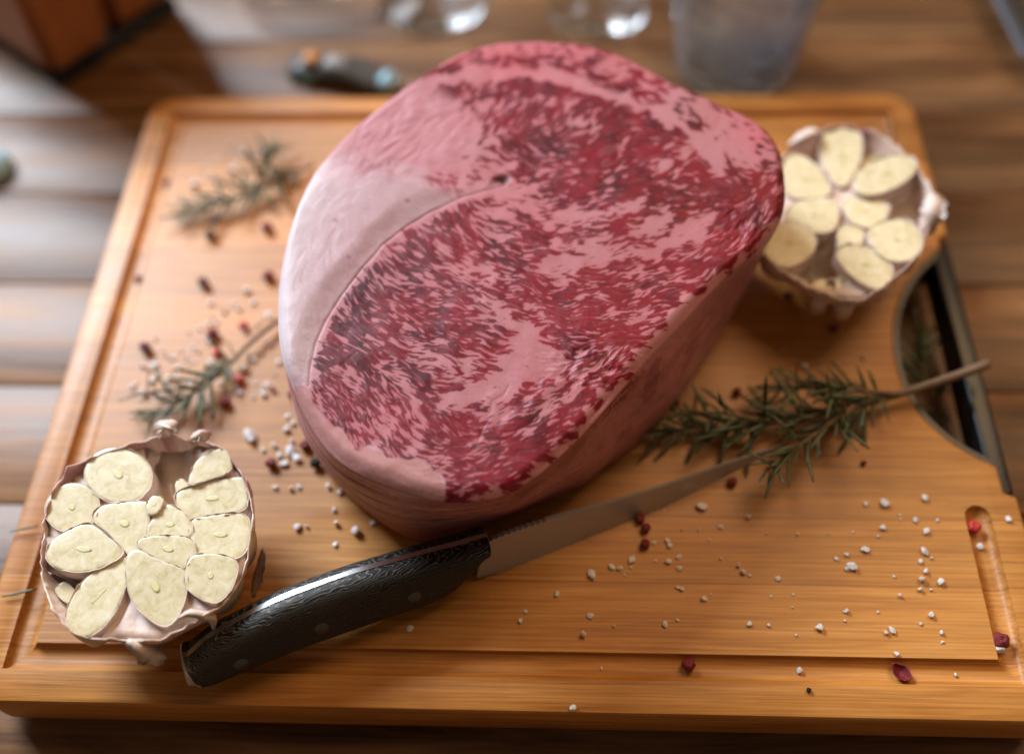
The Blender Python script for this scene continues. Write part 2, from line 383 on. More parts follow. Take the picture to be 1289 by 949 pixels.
def _lic(n,ca,sa,L):
    X,Y=np.meshgrid(np.arange(n.shape[1],dtype=float),np.arange(n.shape[0],dtype=float))
    acc=n.copy();wt=1.0
    for sg in (1,-1):
        x,y=X.copy(),Y.copy();pc,ps=ca*sg,sa*sg
        for k in range(1,L+1):
            x=x+pc;y=y+ps
            c=_bil(ca,x,y);s=_bil(sa,x,y);f=np.where(c*pc+s*ps<0,-1.,1.);pc,ps=c*f,s*f
            w=1-(k/(L+1.))**2
            acc+=w*_bil(n,x,y);wt+=w*(.5 if sg<0 else .5)*1
    return acc/wt
FLOW=[(410,440,35),(440,400,42),(470,350,46),(520,300,42),(560,275,45),(420,490,50),(460,530,60),(500,560,45),
(500,400,25),(560,350,28),(600,330,24),(560,420,12),(620,400,15),(600,440,12),(650,350,18),(700,360,10),(740,380,0),
(760,400,-10),(680,310,15),(740,320,5),(800,330,-10),(850,320,-14),(820,370,-24),(700,430,10),(720,440,5),(540,470,12),
(520,520,60),(560,540,25),(600,520,-8),(640,520,-15),(680,520,-30),(720,490,-35),(760,450,-35),(650,570,-25),(600,600,-12),
(560,590,0),(560,130,-35),(600,105,-18),(660,90,0),(740,105,15),(800,130,25),(860,160,35),(890,190,55),(600,150,-45),
(650,150,-55),(700,140,-50),(760,150,-40),(820,170,10),(640,190,40),(700,190,20),(760,190,-30),(820,210,-20),(860,200,-30),
(700,230,-15),(760,230,-15),(820,240,-10),(880,240,0),(920,230,30),(950,260,-50),(930,290,-50),(900,310,-40),(450,150,-42),
(500,140,-40),(420,200,-50),(700,270,-10),(760,270,-12),(820,270,-15),(380,300,-60),(360,400,-80)]
SEAM=[(388,486),(390,462),(397,432),(409,404),(428,374),(452,343),(482,308),(512,285),(545,265),(580,249),(610,240),(634,232)]
EYE_LOW=[(388,486),(394,508),(414,530),(442,552),(470,569),(500,573),(532,576),(546,590),(556,606),(560,622)]
RIM=[(348,400),(350,350),(362,290),(380,240),(400,205),(440,160),(500,112),(560,72),(600,55),(640,47),(700,47),(745,53),
(790,68),(850,100),(905,125),(942,142),(969,162),(984,188),(989,218),(989,252),(979,280),(950,312),(905,352),(862,398),
(824,437),(790,476),(755,518),(715,560),(672,597),(625,622),(560,627),(500,612),(450,592),(415,567),(388,530),(367,485),(352,440)]
CAP=[(340,300),(352,250),(392,205),(430,196),(480,196),(530,210),(575,224),(612,224),(634,230)]+SEAM[::-1][1:]+EYE_LOW[1:]+[(560,640),(340,640)]
MEMB=[(982,270),(955,299),(906,341),(858,384),(814,426),(781,464),(756,500),(724,540),(690,576),(644,610),(600,627),(600,700),(1050,700),(1050,230)]
DECK=[(520,118),(560,104),(620,91),(680,92),(720,103),(760,118),(810,136),(860,160),(885,185),(905,215)]
def build_maps(seed=4):
    rng=np.random.default_rng(seed)
    X,Y=np.meshgrid(MX0+np.arange(MW,dtype=float),MY0+np.arange(MH,dtype=float))
    white=lambda:rng.standard_normal((MH,MW))
    big=_nrm(_fft_blur(white(),26));mid=_nrm(_fft_blur(white(),6));mid2=_nrm(_fft_blur(white(),11));sm=_nrm(_fft_blur(white(),3.2))
    wx=_nrm(_fft_blur(white(),6))*3.0;wy=_nrm(_fft_blur(white(),6))*3.0
    Xw,Yw=X+wx,Y+wy
    # flow
    c=np.zeros_like(X);s=np.zeros_like(X)
    for x,y,a in FLOW:
        w=1/((X-x)**2+(Y-y)**2+300)**1.5;a=np.radians(2*a);c+=w*np.cos(a);s+=w*np.sin(a)
    th=.5*np.arctan2(s,c)+np.radians(10)*mid+np.radians(5)*sm
    ca,sa=np.cos(th),np.sin(th)
    f1=_nrm(_lic(_fft_blur(white(),.72),ca,sa,6))
    f2=_nrm(_lic(_fft_blur(white(),1.35),ca,sa,11))
    f3=_nrm(_lic(_fft_blur(white(),.5),ca,sa,4))
    up=_ss(0,40,268-Y+.0*(X)-(X-640)*.02)          # upper muscle, softer rounder flecks
    g1=_nrm(_lic(_fft_blur(white(),.95),ca,sa,5));g2=_nrm(_lic(_fft_blur(white(),1.7),ca,sa,9))
    v=(1-up)*(.88*f1+.50*f2+.40*f3)+up*(.80*g1+.58*g2+.42*f1)
    D=np.full_like(X,.72)+.12*big+.34*mid
    wq=.35+1.0*_ss(505,560,Y);cap=_sd(X+wq*wx+wq*sm*_ss(520,560,Y),Y+wq*wy,CAP)
    def blob(x,y,rx,ry,a,amp,sh=2):
        nonlocal D
        a=np.radians(a);dx,dy=Xw-x,Yw-y;u=(dx*np.cos(a)+dy*np.sin(a))/rx;q=(-dx*np.sin(a)+dy*np.cos(a))/ry
        D=D+amp*np.exp(-(u*u+q*q)**(sh/2.))
    def band(p,w,amp):
        nonlocal D
        D=D+amp*np.exp(-(_dseg(Xw,Yw,p)/w)**2)
    # heavy lean
    for b in [(425,450,32,50,20,.85),(470,380,60,26,-45,.55),(535,310,45,18,-35,.5),(690,375,70,26,10,.55),(770,375,60,30,-20,.45),
              (640,580,60,32,-25,.75),(580,565,30,20,0,.55),(700,520,50,20,-40,.6),(640,330,50,20,15,.35),(780,340,60,16,-5,.55),
              (560,400,60,30,15,.3),(710,160,130,60,5,.62),(640,112,80,16,-6,.9),(800,165,50,22,25,.6),(740,215,90,34,-8,.5),
              (720,300,70,14,-5,.7),(880,245,70,32,-10,.75),(940,270,40,34,-50,.8),(880,330,50,14,-40,.6),(780,240,50,18,-5,.3),(420,510,22,14,40,.5)]:
        blob(*b)
    # fat
    for b in [(655,246,34,15,12,-2.2),(620,268,34,8,-20,-1.3),(567,296,13,8,-20,-1.6),(500,352,13,9,-20,-1.1),(827,285,25,11,-22,-2.6),
              (852,198,34,10,-28,-2.0),(925,185,46,20,35,-1.7),(645,455,30,14,-35,-1.2),(690,450,28,14,25,-2.2),(662,425,12,20,0,-2.2),
              (590,500,46,9,-14,-1.6),(512,478,26,9,30,-1.3),(486,545,12,22,10,-1.4),(528,520,10,24,-20,-1.2),(600,340,36,9,20,-.9),(805,395,16,10,-20,-1.6),
              (590,175,40,34,30,-.9),(560,185,50,40,0,-2.6),(505,160,60,45,0,-2.6),(450,480,14,8,-20,-1.3),(755,300,12,6,0,-.8),
              (740,165,16,7,-60,-1.2),(690,205,16,8,-50,-1.2),(880,290,16,6,-40,-1.6),(620,520,18,9,-60,-1.6),(630,215,24,10,0,-1.8)]:
        blob(*b)
    for p,w,a in [([(690,281),(766,269),(811,251)],7,-2.2),([(690,337),(741,326),(800,318),(842,311),(892,276)],9,-2.6),([(613,383),(643,408),(663,418)],9,-2.2),
                  ([(530,455),(580,462),(640,452)],6,-1.3),([(470,430),(520,440),(560,455)],6,-.9),([(700,400),(760,372)],5,-.8),(DECK,6,-5.0),
                  ([(560,330),(620,350),(700,352)],5,-.7),([(640,300),(700,310),(760,300)],5,-1.0),([(660,545),(720,492),(760,446)],4,-2.0),([(600,135),(680,118),(760,140)],4,-.8)]:
        band(p,w,a)
    seamd=_dseg(X,Y,SEAM);band(SEAM,7.5+0*X,-2.6)
    # deckle strip outside the pale line
    deck=_dseg(X,Y,DECK);outer=(_sd(X,Y,DECK+[(1000,200),(1000,20),(500,20)])>0)
    D=np.where(outer,D-1.0+1.9*_ss(10,1,np.abs(deck-14))*_ss(900,760,X),D+.7*np.exp(-((deck-15)/7)**2))
    redpatch=np.exp(-(((Xw-640)/170)**2+((Yw-68)/20)**2))+.8*np.exp(-(((Xw-958)/26)**2+((Yw-170)/20)**2))
    memb=_ss(-4,5,_sd(X+1.5*wx+2.5*sm,Y+1.5*wy,MEMB)+3*mid2)
    D=D-2.5*memb
    pale=_sd(X*.4+Xw*.6,Y*.4+Yw*.6,[(663,408),(676,420),(684,440),(716,455),(704,470),(664,486),(640,502),(600,507),(556,516),(545,508),(580,492),(612,478),(640,462),(654,438)]);D=D-2.6*_ss(-3,4,pale)
    fib=_nrm(_lic(_fft_blur(white(),.62),ca,sa,11));fib2=_nrm(_lic(_fft_blur(white(),.75),ca,sa,10))
    q=v+D+.16*fib;soft=_ss(-.65,.55,q);crisp=_ss(-.02,.42,q)
    lean=.18*soft+.70*crisp+.12*_ss(.3,1.0,q)
    lean=lean*(1-.26*_ss(.6,1.9,fib))+.30*_ss(.7,1.9,fib2)*(1-lean)*_fft_blur(soft,5)
    # speckled purple corner
    spk=np.exp(-(((X-420)/34)**2+((Y-500)/26)**2));lean=np.clip(lean+spk*(.55*f3-.05),0,1)
    grain=_nrm(_lic(_fft_blur(white(),1.0),ca,sa,6))
    topc=_ss(185,285,Y+.25*(640-X)-.25*60+14*mid2);capm=_ss(-1.5,2.5,cap)*np.maximum(topc,_ss(10,2,np.abs(Y-600)/20.))
    pinkz=np.exp(-(((X-500)/95)**2+((Y-160)/62)**2)**1.5)*(1-capm)     # smooth red-pink zone beside the cap
    lean=lean*(1-capm)*(1-.9*_ss(.25,.7,pinkz))*(1-.9*_ss(470,430,X+.0*Y)*_ss(260,230,Y))
    streak=_ss(.7,2.2,_nrm(_lic(_fft_blur(white(),1.6),ca,sa,12))+.3*mid)
    lean=np.maximum(lean,pinkz*streak*.35)
    # the front fat under the eye
    lowfat=_sd(X,Y,EYE_LOW+[(560,660),(330,660),(330,486)])
    capz=capm*(1-_ss(-4,4,lowfat));lowz=capm*_ss(-4,4,lowfat)
    line=np.exp(-(seamd/.95)**2)*(.65+.35*np.clip(mid2,-1,1))
    hole=np.exp(-((((X+.7*wx-630)*.94+(Y-228)*-.2)/11)**2+(((Y+.7*wy-228)*.95+(X-630)*.2)/5.6)**2)**1.4)*.92
    for hx,hy,hr in ((775,117,5),(812,129,5.5),(866,140,4),(560,232,2.2),(512,256,2.6),(424,281,2.6),(440,327,1.6)):
        spot=np.exp(-(((Xw*.3+X*.7-hx)/(hr*1.5))**2+((Y-hy)/hr)**2)**1.5)
        if hr>3: hole=np.maximum(hole,.38*np.exp(-(((X+wx-hx)/(hr*2.2))**2+((Y+wy-hy-.35*(X-hx))/(hr*.8))**2)))
        else: lean=np.maximum(lean,.55*spot)
    # relief (metres)
    rel=-.000022*lean+.00008*mid+.00025*big
    rel=rel-.00035*np.exp(-(seamd/1.6)**2)-.0016*hole
    sside=_sd(X,Y,CAP);rel=rel+.0018*_ss(0,30,sside)*capm*_ss(30,-30,lowfat)
    # fold near the front: a lifted lip and the strip beside it
    d1=_dseg(X*.5+Xw*.5,Y*.5+Yw*.5,[(601,560),(608,538),(622,508),(640,486)]);d2=_dseg(Xw,Yw,[(628,545),(660,522),(700,480),(752,444)])
    rel=rel+.0002*np.exp(-((d1-5)/8)**2)*_ss(645,625,X)-.00012*np.exp(-(d1/2.2)**2)+.0004*np.exp(-(d2/7)**2)-.0001*np.exp(-((d2-12)/5)**2)
    rough=_ss(0,1,np.exp(-(((X-935)/45)**2+((Y-285)/38)**2))+.8*np.exp(-(((X-745)/70)**2+((Y-455)/34)**2)));rel=rel+rough*.0003*(_nrm(_fft_blur(f1,1))*.6+.8*sm)
    wrk=_nrm(_lic(_fft_blur(white(),1.4),ca,sa,10));rel=rel+capm*.00003*wrk+pinkz*.00008*wrk
    return dict(lean=lean,dark=np.clip(.38+.20*grain+.22*mid2+1.1*lean*(1-lean)+.3*np.exp(-(((X-430)/60)**2+((Y-440)/80)**2))-.28*_ss(520,760,X)*_ss(240,330,Y),0,1),cap=capz,low=lowz,line=np.clip(line,0,1),hole=hole,pink=pinkz,red=redpatch*(1-capm),rel=rel,
                white=np.exp(-_dseg(X,Y,[(352,440),(348,400),(350,350),(362,290),(380,240),(400,205)])/(30.))*1.15*_ss(150,260,Y)*_ss(520,450,Y),memb=memb,tint=_fft_blur(lean,4.5),cool=np.clip(.5+.3*big+.15*mid2,0,1),outer=outer*(1-capm))  # white: pale left rim of the cap, window light on it included
MAPS = build_maps()
PA, PB = .070, .085                     # the cut face leans a little: z = PA + PB * y
FN = np.array([0, -PB, 1.0]); FN /= np.linalg.norm(FN); FP0 = np.array([0, 0, PA])
def UV(px, py):
    d = np.stack([(px - CX) / FPX, -(py - CY) / FPX, -np.ones_like(px)], -1) @ RM.T
    t = ((FP0 - CAM) @ FN) / (d @ FN); return CAM + t[..., None] * d
RC = np.array([640., 345.])
rimp = smooth_loop(RIM, 900); rang = np.arctan2(rimp[:, 1] - RC[1], rimp[:, 0] - RC[0]); rrad = np.hypot(rimp[:, 0] - RC[0], rimp[:, 1] - RC[1])
o_ = np.argsort(rang); rang, rrad = rang[o_], rrad[o_]
def rimR(a): return np.interp(a, rang, rrad, period=2 * math.pi)
NG = 540
ga = np.linspace(-1, 1, NG); A, B = np.meshgrid(ga, ga)
with np.errstate(divide='ignore', invalid='ignore'):
    big_ = np.abs(A) > np.abs(B); r_ = np.where(big_, A, B)
    ph = np.where(big_, (math.pi / 4) * (B / A), math.pi / 2 - (math.pi / 4) * (A / B))
ph = np.nan_to_num(ph); gxx, gyy = r_ * np.cos(ph), r_ * np.sin(ph); an = np.arctan2(gyy, gxx); rr = np.hypot(gxx, gyy)
Rr = rimR(an); PX = RC[0] + rr * Rr * np.cos(an); PY = RC[1] + rr * Rr * np.sin(an)
def smp(k): return _bil(MAPS[k], PX - MX0, PY - MY0)
mp_ = {k: smp(k) for k in MAPS}
edge = (1 - rr) * Rr
FV = UV(PX, PY)
nrng = np.random.default_rng(11)
roundw = 12 + 8 * _ss(.6, 1.0, np.cos(an - 2.3)) + 8 * _ss(.3, .9, np.cos(an - .7))     # softer roll over the front-left fat
drop = .0030 * np.clip(1 - edge / roundw, 0, 1) ** 2
FV[..., 2] += mp_['rel'] * _ss(0, 6, edge) - drop
# flesh colours (pigment, with cool window light painted in along the left rim)
def lerp(a, b, t): return a + (np.asarray(b) - a) * t[..., None]
def flesh(m):
    c = np.zeros(m['lean'].shape + (3,)) + np.array([.44, .155, .175])
    c = lerp(c, [.42, .195, .215], m['cool'] * .6)
    c = lerp(c, [.48, .205, .235], m['pink'] * .7); c = lerp(c, [.50, .10, .12], m['red'] * .6)
    c = lerp(c, [.44, .265, .29], m['cap']); c = lerp(c, [.68, .59, .63], np.clip(m['white'], 0, .9)); c = lerp(c, [.42, .20, .19], m['low'])
    c = lerp(c, [.55, .24, .25], m['memb'] * .7); c = lerp(c, [.42, .065, .095], m['tint'] * .5)
    ln = np.array([.20, .008, .018]) * (1 - m['dark'][..., None]) + np.array([.055, .004, .009]) * m['dark'][..., None]
    c = c + (ln - c) * m['lean'][..., None]
    c = lerp(c, [.12, .03, .03], m['line'] * .65); return np.clip(lerp(c, [.03, .010, .009], m['hole']), 0, 1)
FC = flesh(mp_)
# boundary loop of the grid, counter-clockwise in grid space
bi = [(0, i) for i in range(NG - 1)] + [(i, NG - 1) for i in range(NG - 1)] + [(NG - 1, i) for i in range(NG - 1, 0, -1)] + [(i, 0) for i in range(NG - 1, 0, -1)]
bi = np.array(bi); BV = FV[bi[:, 0], bi[:, 1]]; BCc = FC[bi[:, 0], bi[:, 1]]; BM = {k: mp_[k][bi[:, 0], bi[:, 1]] for k in mp_}
NBd = len(bi)
WC = np.array([.012, .004])
foot_px = [(945, 345), (925, 385), (900, 432), (872, 480), (840, 522), (800, 562), (760, 592), (720, 616), (670, 642), (620, 664), (570, 680), (535, 685), (505, 676), (470, 656), (440, 634), (418, 612), (402, 588)]
foot_w = [U(x, y, 0.0)[:2] for x, y in foot_px]
bw = BV[:, :2]; bang = np.arctan2(bw[:, 1] - WC[1], bw[:, 0] - WC[0]); brad = np.hypot(bw[:, 0] - WC[0], bw[:, 1] - WC[1])
fa = np.array([math.atan2(p[1] - WC[1], p[0] - WC[0]) for p in foot_w]); fr_ = np.array([math.hypot(p[0] - WC[0], p[1] - WC[1]) for p in foot_w])
so = np.argsort(bang); bang_s, brad_s = bang[so], brad[so]
hid = np.linspace(fa.max() if False else .55, math.pi + .02, 24)          # the far side, out of sight, follows the rim
lo = np.radians(np.arange(30, 200, 8)); hidr = np.interp(lo, bang_s, brad_s, period=2 * math.pi) * .965
fa2 = np.mod(np.concatenate([fa, lo]), 2 * math.pi); fr2 = np.concatenate([fr_, hidr]); q_ = np.argsort(fa2)
footR = np.interp(np.mod(bang, 2 * math.pi), fa2[q_], fr2[q_], period=2 * math.pi)
ker = np.hanning(61); ker /= ker.sum(); footR = np.convolve(np.concatenate([footR[-30:], footR, footR[:30]]), ker, 'valid')
NR = 72
TT = np.linspace(0, 1, NR + 1)[1:]
dirx, diry = np.cos(bang), np.sin(bang)
# side noise: streaks running round the piece
def sidenoise(sx, sy, seed):
    g = np.random.default_rng(seed).standard_normal((256, NBd)); fy = np.fft.fftfreq(256)[:, None]; fx = np.fft.rfftfreq(NBd)[None, :]
    return _nrm(np.fft.irfft2(np.fft.rfft2(g) * np.exp(-2 * np.pi ** 2 * ((sx * fx) ** 2 + (sy * fy) ** 2)), s=g.shape))[:NR]
lump = sidenoise(60, 16, 1); strk = sidenoise(38, 1.0, 2); spot = sidenoise(22, 6, 3); fin = sidenoise(3, 1.2, 4)
front = _ss(-.2, .6, np.cos(bang + 2.0))      # the fat front left
rightw = _ss(-.1, .7, np.cos(bang + .6))      # the trimmed wall at the right
bulge = .0018 - .0015 * _ss(.2, .9, np.cos(bang + 2.3))
SV = np.zeros((NR, NBd, 3)); SC = np.zeros((NR, NBd, 3)); SW = np.zeros((NR, NBd))
for k, t in enumerate(TT):
    s = t ** .95
    rad_ = brad * (1 - s) + footR * s + bulge * np.sin(math.pi * min(t * 1.15, 1)) ** .8 + (.0012 * lump[k] + (.00026 - .00020 * rightw) * strk[k]) * min(1, t * 6) * (1 if t < .96 else .4)
    if t > .93: rad_ = rad_ - .0025 * ((t - .93) / .07) ** 2
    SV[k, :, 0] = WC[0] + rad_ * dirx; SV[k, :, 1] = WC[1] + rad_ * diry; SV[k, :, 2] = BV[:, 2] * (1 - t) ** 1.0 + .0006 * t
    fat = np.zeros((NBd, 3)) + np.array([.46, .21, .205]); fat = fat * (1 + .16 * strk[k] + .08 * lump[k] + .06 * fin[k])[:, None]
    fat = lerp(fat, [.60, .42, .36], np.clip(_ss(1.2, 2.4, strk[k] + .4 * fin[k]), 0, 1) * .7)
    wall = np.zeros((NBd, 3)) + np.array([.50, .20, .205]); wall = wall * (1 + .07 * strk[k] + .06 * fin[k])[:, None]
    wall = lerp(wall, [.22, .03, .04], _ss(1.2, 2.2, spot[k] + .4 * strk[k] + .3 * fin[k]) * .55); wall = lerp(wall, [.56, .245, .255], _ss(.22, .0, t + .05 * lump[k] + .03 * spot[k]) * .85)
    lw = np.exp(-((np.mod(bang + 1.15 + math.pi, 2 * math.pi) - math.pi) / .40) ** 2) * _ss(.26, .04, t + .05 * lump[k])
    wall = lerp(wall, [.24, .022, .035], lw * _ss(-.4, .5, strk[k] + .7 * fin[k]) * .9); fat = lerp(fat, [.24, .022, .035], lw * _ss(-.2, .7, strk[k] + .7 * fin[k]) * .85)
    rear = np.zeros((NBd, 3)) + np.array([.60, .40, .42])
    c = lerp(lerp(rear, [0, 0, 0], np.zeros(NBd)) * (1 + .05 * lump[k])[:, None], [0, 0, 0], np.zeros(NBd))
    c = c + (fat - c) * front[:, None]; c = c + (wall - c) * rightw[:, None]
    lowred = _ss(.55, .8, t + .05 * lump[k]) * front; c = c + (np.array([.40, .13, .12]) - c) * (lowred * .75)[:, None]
    w0 = _ss(.04, 0, t); c = c * (1 - w0) + BCc * w0
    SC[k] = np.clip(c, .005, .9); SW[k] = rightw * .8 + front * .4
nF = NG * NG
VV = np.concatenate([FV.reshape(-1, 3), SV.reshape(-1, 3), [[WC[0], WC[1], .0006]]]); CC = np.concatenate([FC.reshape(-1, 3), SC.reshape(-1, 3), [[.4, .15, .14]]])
wetF = np.clip(.35 * mp_['lean'] + .25 + .5 * mp_['memb'] - .2 * mp_['cap'], 0, 1); WW = np.concatenate([wetF.ravel(), SW.ravel(), [.2]])
idx = np.arange(nF).reshape(NG, NG)
fq = np.stack([idx[:-1, :-1], idx[:-1, 1:], idx[1:, 1:], idx[1:, :-1]], -1).reshape(-1, 4)
capq = (_bil(MAPS['cap'], PX - MX0, PY - MY0) > .5); capf = capq[:-1, :-1].ravel()
ring0 = bi[:, 0] * NG + bi[:, 1]; sid = np.vstack([ring0[None], nF + np.arange(NR * NBd).reshape(NR, NBd)])
nx = np.roll(np.arange(NBd), -1)
sq = np.stack([sid[:-1], sid[1:], sid[1:][:, nx], sid[:-1][:, nx]], -1).reshape(-1, 4)
# outward normals over the whole surface so that the parts meet without a crease
def vnorm(V, F):
    n = np.cross(V[F[:, 2]] - V[F[:, 0]], V[F[:, 3]] - V[F[:, 1]]); o = np.zeros_like(V)
    for k in range(4):
        for a in range(3): o[:, a] += np.bincount(F[:, k], n[:, a], len(V))
    return o / (np.linalg.norm(o, axis=1)[:, None] + 1e-12)
if np.cross(VV[fq[5000, 2]] - VV[fq[5000, 0]], VV[fq[5000, 3]] - VV[fq[5000, 1]])[2] < 0: fq = fq[:, ::-1]
mid_ = sq[NBd * 30]; nn = np.cross(VV[mid_[2]] - VV[mid_[0]], VV[mid_[3]] - VV[mid_[1]])
if np.dot(nn[:2], VV[mid_[0]][:2] - WC) < 0: sq = sq[:, ::-1]
VN = vnorm(VV, np.vstack([fq, sq]))
MB = np.array([WC[0], WC[1], 0.0])
beef = thing('beef_roast', 'large raw marbled beef roast with white fat cap standing on the cutting board', 'raw meat', tuple(MB))
def part(name, F, tris=None):
    us = np.unique(F); mp2 = np.full(len(VV), -1); mp2[us] = np.arange(len(us)); F2 = mp2[F]
    me = bpy.data.meshes.new(name); me.vertices.add(len(us)); me.vertices.foreach_set('co', (VV[us] - MB).astype(np.float32).ravel())
    me.loops.add(F2.size); me.loops.foreach_set('vertex_index', F2.astype(np.int32).ravel()); me.polygons.add(len(F2)); me.polygons.foreach_set('loop_start', np.arange(0, F2.size, 4, dtype=np.int32))
    me.polygons.foreach_set('use_smooth', np.ones(len(F2), bool)); me.update(calc_edges=True); me.validate()
    at = me.attributes.new('flesh', 'FLOAT_COLOR', 'POINT'); at.data.foreach_set('color', np.concatenate([CC[us], np.ones((len(us), 1))], 1).astype(np.float32).ravel())
    aw = me.attributes.new('wet', 'FLOAT', 'POINT'); aw.data.foreach_set('value', WW[us].astype(np.float32))
    me.normals_split_custom_set_from_vertices([tuple(n) for n in VN[us]])
    return link(name, me, MT['meat'], beef, smooth=False)
part('cut_face', fq[~capf]); tag(part('fat_cap', fq[capf]), 'smooth whitish fat cap beside the marbled eye')
part('side_wall', sq)
ub = [tuple(p - MB) for p in SV[-1][::9]]
link('underside', mesh('underside', ub, [tuple(range(len(ub)))]), simple('raw_underside', (.4, .15, .14), .4), beef)
# small torn shreds of fat along the cut
def shred(px, w, up, seed, mat='shred'):
    r = random.Random(seed); pts = [UV(np.array(float(x)), np.array(float(y))) for x, y in px]; n = 10
    path = smooth_loop(pts, n, False); rg = []
    for i, p in enumerate(path):
        u = i / (n - 1); t = path[min(i + 1, n - 1)] - path[max(i - 1, 0)]; t /= np.linalg.norm(t); s = np.cross(t, [0, 0, 1]); s /= np.linalg.norm(s)
        ww = w * (math.sin(math.pi * (.12 + .85 * u)) ** .8) * r.uniform(.75, 1.15); h = up * math.sin(math.pi * u * .85) + r.uniform(0, .0003)
        c = p + np.array([0, 0, h]); th = .00045
        rg.append([c + s * ww + [0, 0, .2 * ww], c + [0, 0, th], c - s * ww - [0, 0, .1 * ww], c - [0, 0, th * 1.6]])
    v, f = loft(rg); link('fat_shred', fix(mesh('fat_shred', np.array(v) - MB, f)), MT[mat], beef)
# ================================================================ the knife
TAU = math.radians(68)
kp0, kp1 = U(262, 863, .002), U(985, 563, .010)
kx = kp1 - kp0; kx[2] = 0; kx /= np.linalg.norm(kx); kh = np.array([-kx[1], kx[0], 0])
kv = kh * math.cos(TAU) + np.array([0, 0, 1]) * math.sin(TAU); kw = np.cross(kx, kv)     # kw leaves the side that faces the camera
if kw[2] < 0: kw = -kw
knife = thing('kitchen_knife', 'kitchen knife with black laminated riveted handle leaning against the beef roast', 'knife', tuple(kp0))
TANG, SCALE = .0024, .0074
front_off = TANG / 2 + SCALE * .55
def K(x, y, off=0.0):                    # point of the knife's own plane, pushed along its thickness
    p = UP(x, y, kp0 + kw * off, kw); return p
KM = np.array([kx, kv, kw]).T             # knife frame: children are built in it
knife.rotation_euler = Matrix([list(map(float, r)) for r in KM]).to_euler()
def kl(p): return (np.asarray(p) - kp0) @ KM
top = [(236, 824), (262, 801), (300, 779), (350, 754), (400, 735), (450, 718), (500, 704), (540, 693), (575, 684), (610, 674)]
fro = [(613, 688), (602, 710), (584, 734), (570, 748)]
bot = [(540, 763), (490, 780), (440, 797), (390, 814), (340, 833), (300, 850), (268, 863), (250, 864), (238, 853), (231, 838)]
ol = np.array([kl(K(x, y, 0))[:2] for x, y in top] + [kl(K(x, y, SCALE * .75))[:2] for x, y in fro + bot])
lowest = ol[:, 1].min()
def dense(o, n=120): return smooth_loop(o, n)
ho = dense(ol)
def prism(o, z0, z1, r=0.0, seg=4):
    rg = []
    if r:
        for k in range(seg + 1):
            a = math.pi / 2 * k / seg; rg.append((r * (1 - math.cos(a)), None, a))
    rings = [[(p[0], p[1], z0) for p in o]]
    if not r: rings.append([(p[0], p[1], z1) for p in o])
    else:
        for k in range(seg + 2):
            a = math.pi / 2 * k / (seg + 1); d = r * (1 - math.cos(a)); z = z0 + (z1 - z0) * (.12 + .88 * math.sin(a))
            oo = np.asarray(o); xa, xb_ = oo[:, 0].min(), oo[:, 0].max(); ba, bb = oo[oo[:, 0] < xa + .006].mean(0)[1], oo[oo[:, 0] > xb_ - .02].mean(0)[1]
            mc = oo[(oo[:, 0] > xa + .4 * (xb_ - xa)) & (oo[:, 0] < xa + .6 * (xb_ - xa))].mean(0)[1]; kq = r * (1 - math.cos(a))
            ym = np.interp(oo[:, 0], [xa, (xa + xb_) / 2, xb_], [ba, mc, bb])
            rings.append([(p[0] + ((xa + xb_) / 2 - p[0]) * .05 * kq, y_ + (p[1] - y_) * (1 - kq), z) for p, y_ in zip(oo, ym)])
    v, f = loft(rings); return fix(mesh('prism', v, f))
def inset2(o, d):
    o = np.asarray(o); c = np.roll(o, -2, 0) - np.roll(o, 2, 0); c /= np.linalg.norm(c, axis=1)[:, None] + 1e-9
    nrm = np.stack([-c[:, 1], c[:, 0]], 1); area2 = np.sum(o[:, 0] * np.roll(o[:, 1], -1) - np.roll(o[:, 0], -1) * o[:, 1])
    return o + nrm * d * (1 if area2 > 0 else -1)
zc = -0.0
tang = link('tang', prism(inset2(ho, -.0003), zc - TANG / 2, zc + TANG / 2), MT['bright'], knife, sharp=40)
link('handle_scale', prism(ho, zc + TANG / 2, zc + TANG / 2 + SCALE, .62, 9), MT['pakka'], knife, sharp=75)
link('handle_scale', prism(ho, zc - TANG / 2, zc - TANG / 2 - SCALE, .62, 9), MT['pakka'], knife, sharp=75)
for x, y in ((304, 836), (405, 791), (522, 752)):
    p = kl(K(x, y, TANG / 2 + SCALE)); v, f = lathe([(.0001, 0), (.0026, 0), (.0026, .0004), (.0022, .0007), (.0001, .0009)], 24)
    ro = link('rivet', fix(mesh('rivet', v, f)), MT['rivet'], knife, sharp=40); ro.location = (p[0], p[1], zc + TANG / 2 + SCALE - .0004)
# butt cap wraps the end of the handle
capo = np.array([p for p in ho]); xb = ho[:, 0].min()
sel = [p for p in ho if p[0] < xb + .0042]; sel = np.array(sel); sel = sel[np.argsort(sel[:, 1])]
mid2 = [(xb + .0042, sel[:, 1].max()), (xb + .0030, sel[:, 1].mean()), (xb + .0042, sel[:, 1].min())]
lft = sorted([tuple(p) for p in ho if p[0] < xb + .0032], key=lambda p: p[1])
co = smooth_loop(np.array(lft[::3] + [(lft[-1][0] + .0006, lft[-1][1] + .0002), (xb + .0026, (lft[-1][1] + lft[0][1]) / 2), (lft[0][0] + .0006, lft[0][1] - .0002)]), 60)
co = np.stack([xb + (co[:, 0] - xb) * 1.05 - .0006, co[:, 1].mean() + (co[:, 1] - co[:, 1].mean()) * .97], 1)
h1 = prism(co, 0, TANG / 2 + SCALE - .0002, .62, 9); h2 = prism(co, -.00005, -(TANG / 2 + SCALE - .0002), .62, 9); bmc = bmesh.new(); bmc.from_mesh(h1); bmc.from_mesh(h2); mc_ = bpy.data.meshes.new('butt_cap'); bmc.to_mesh(mc_); bmc.free()
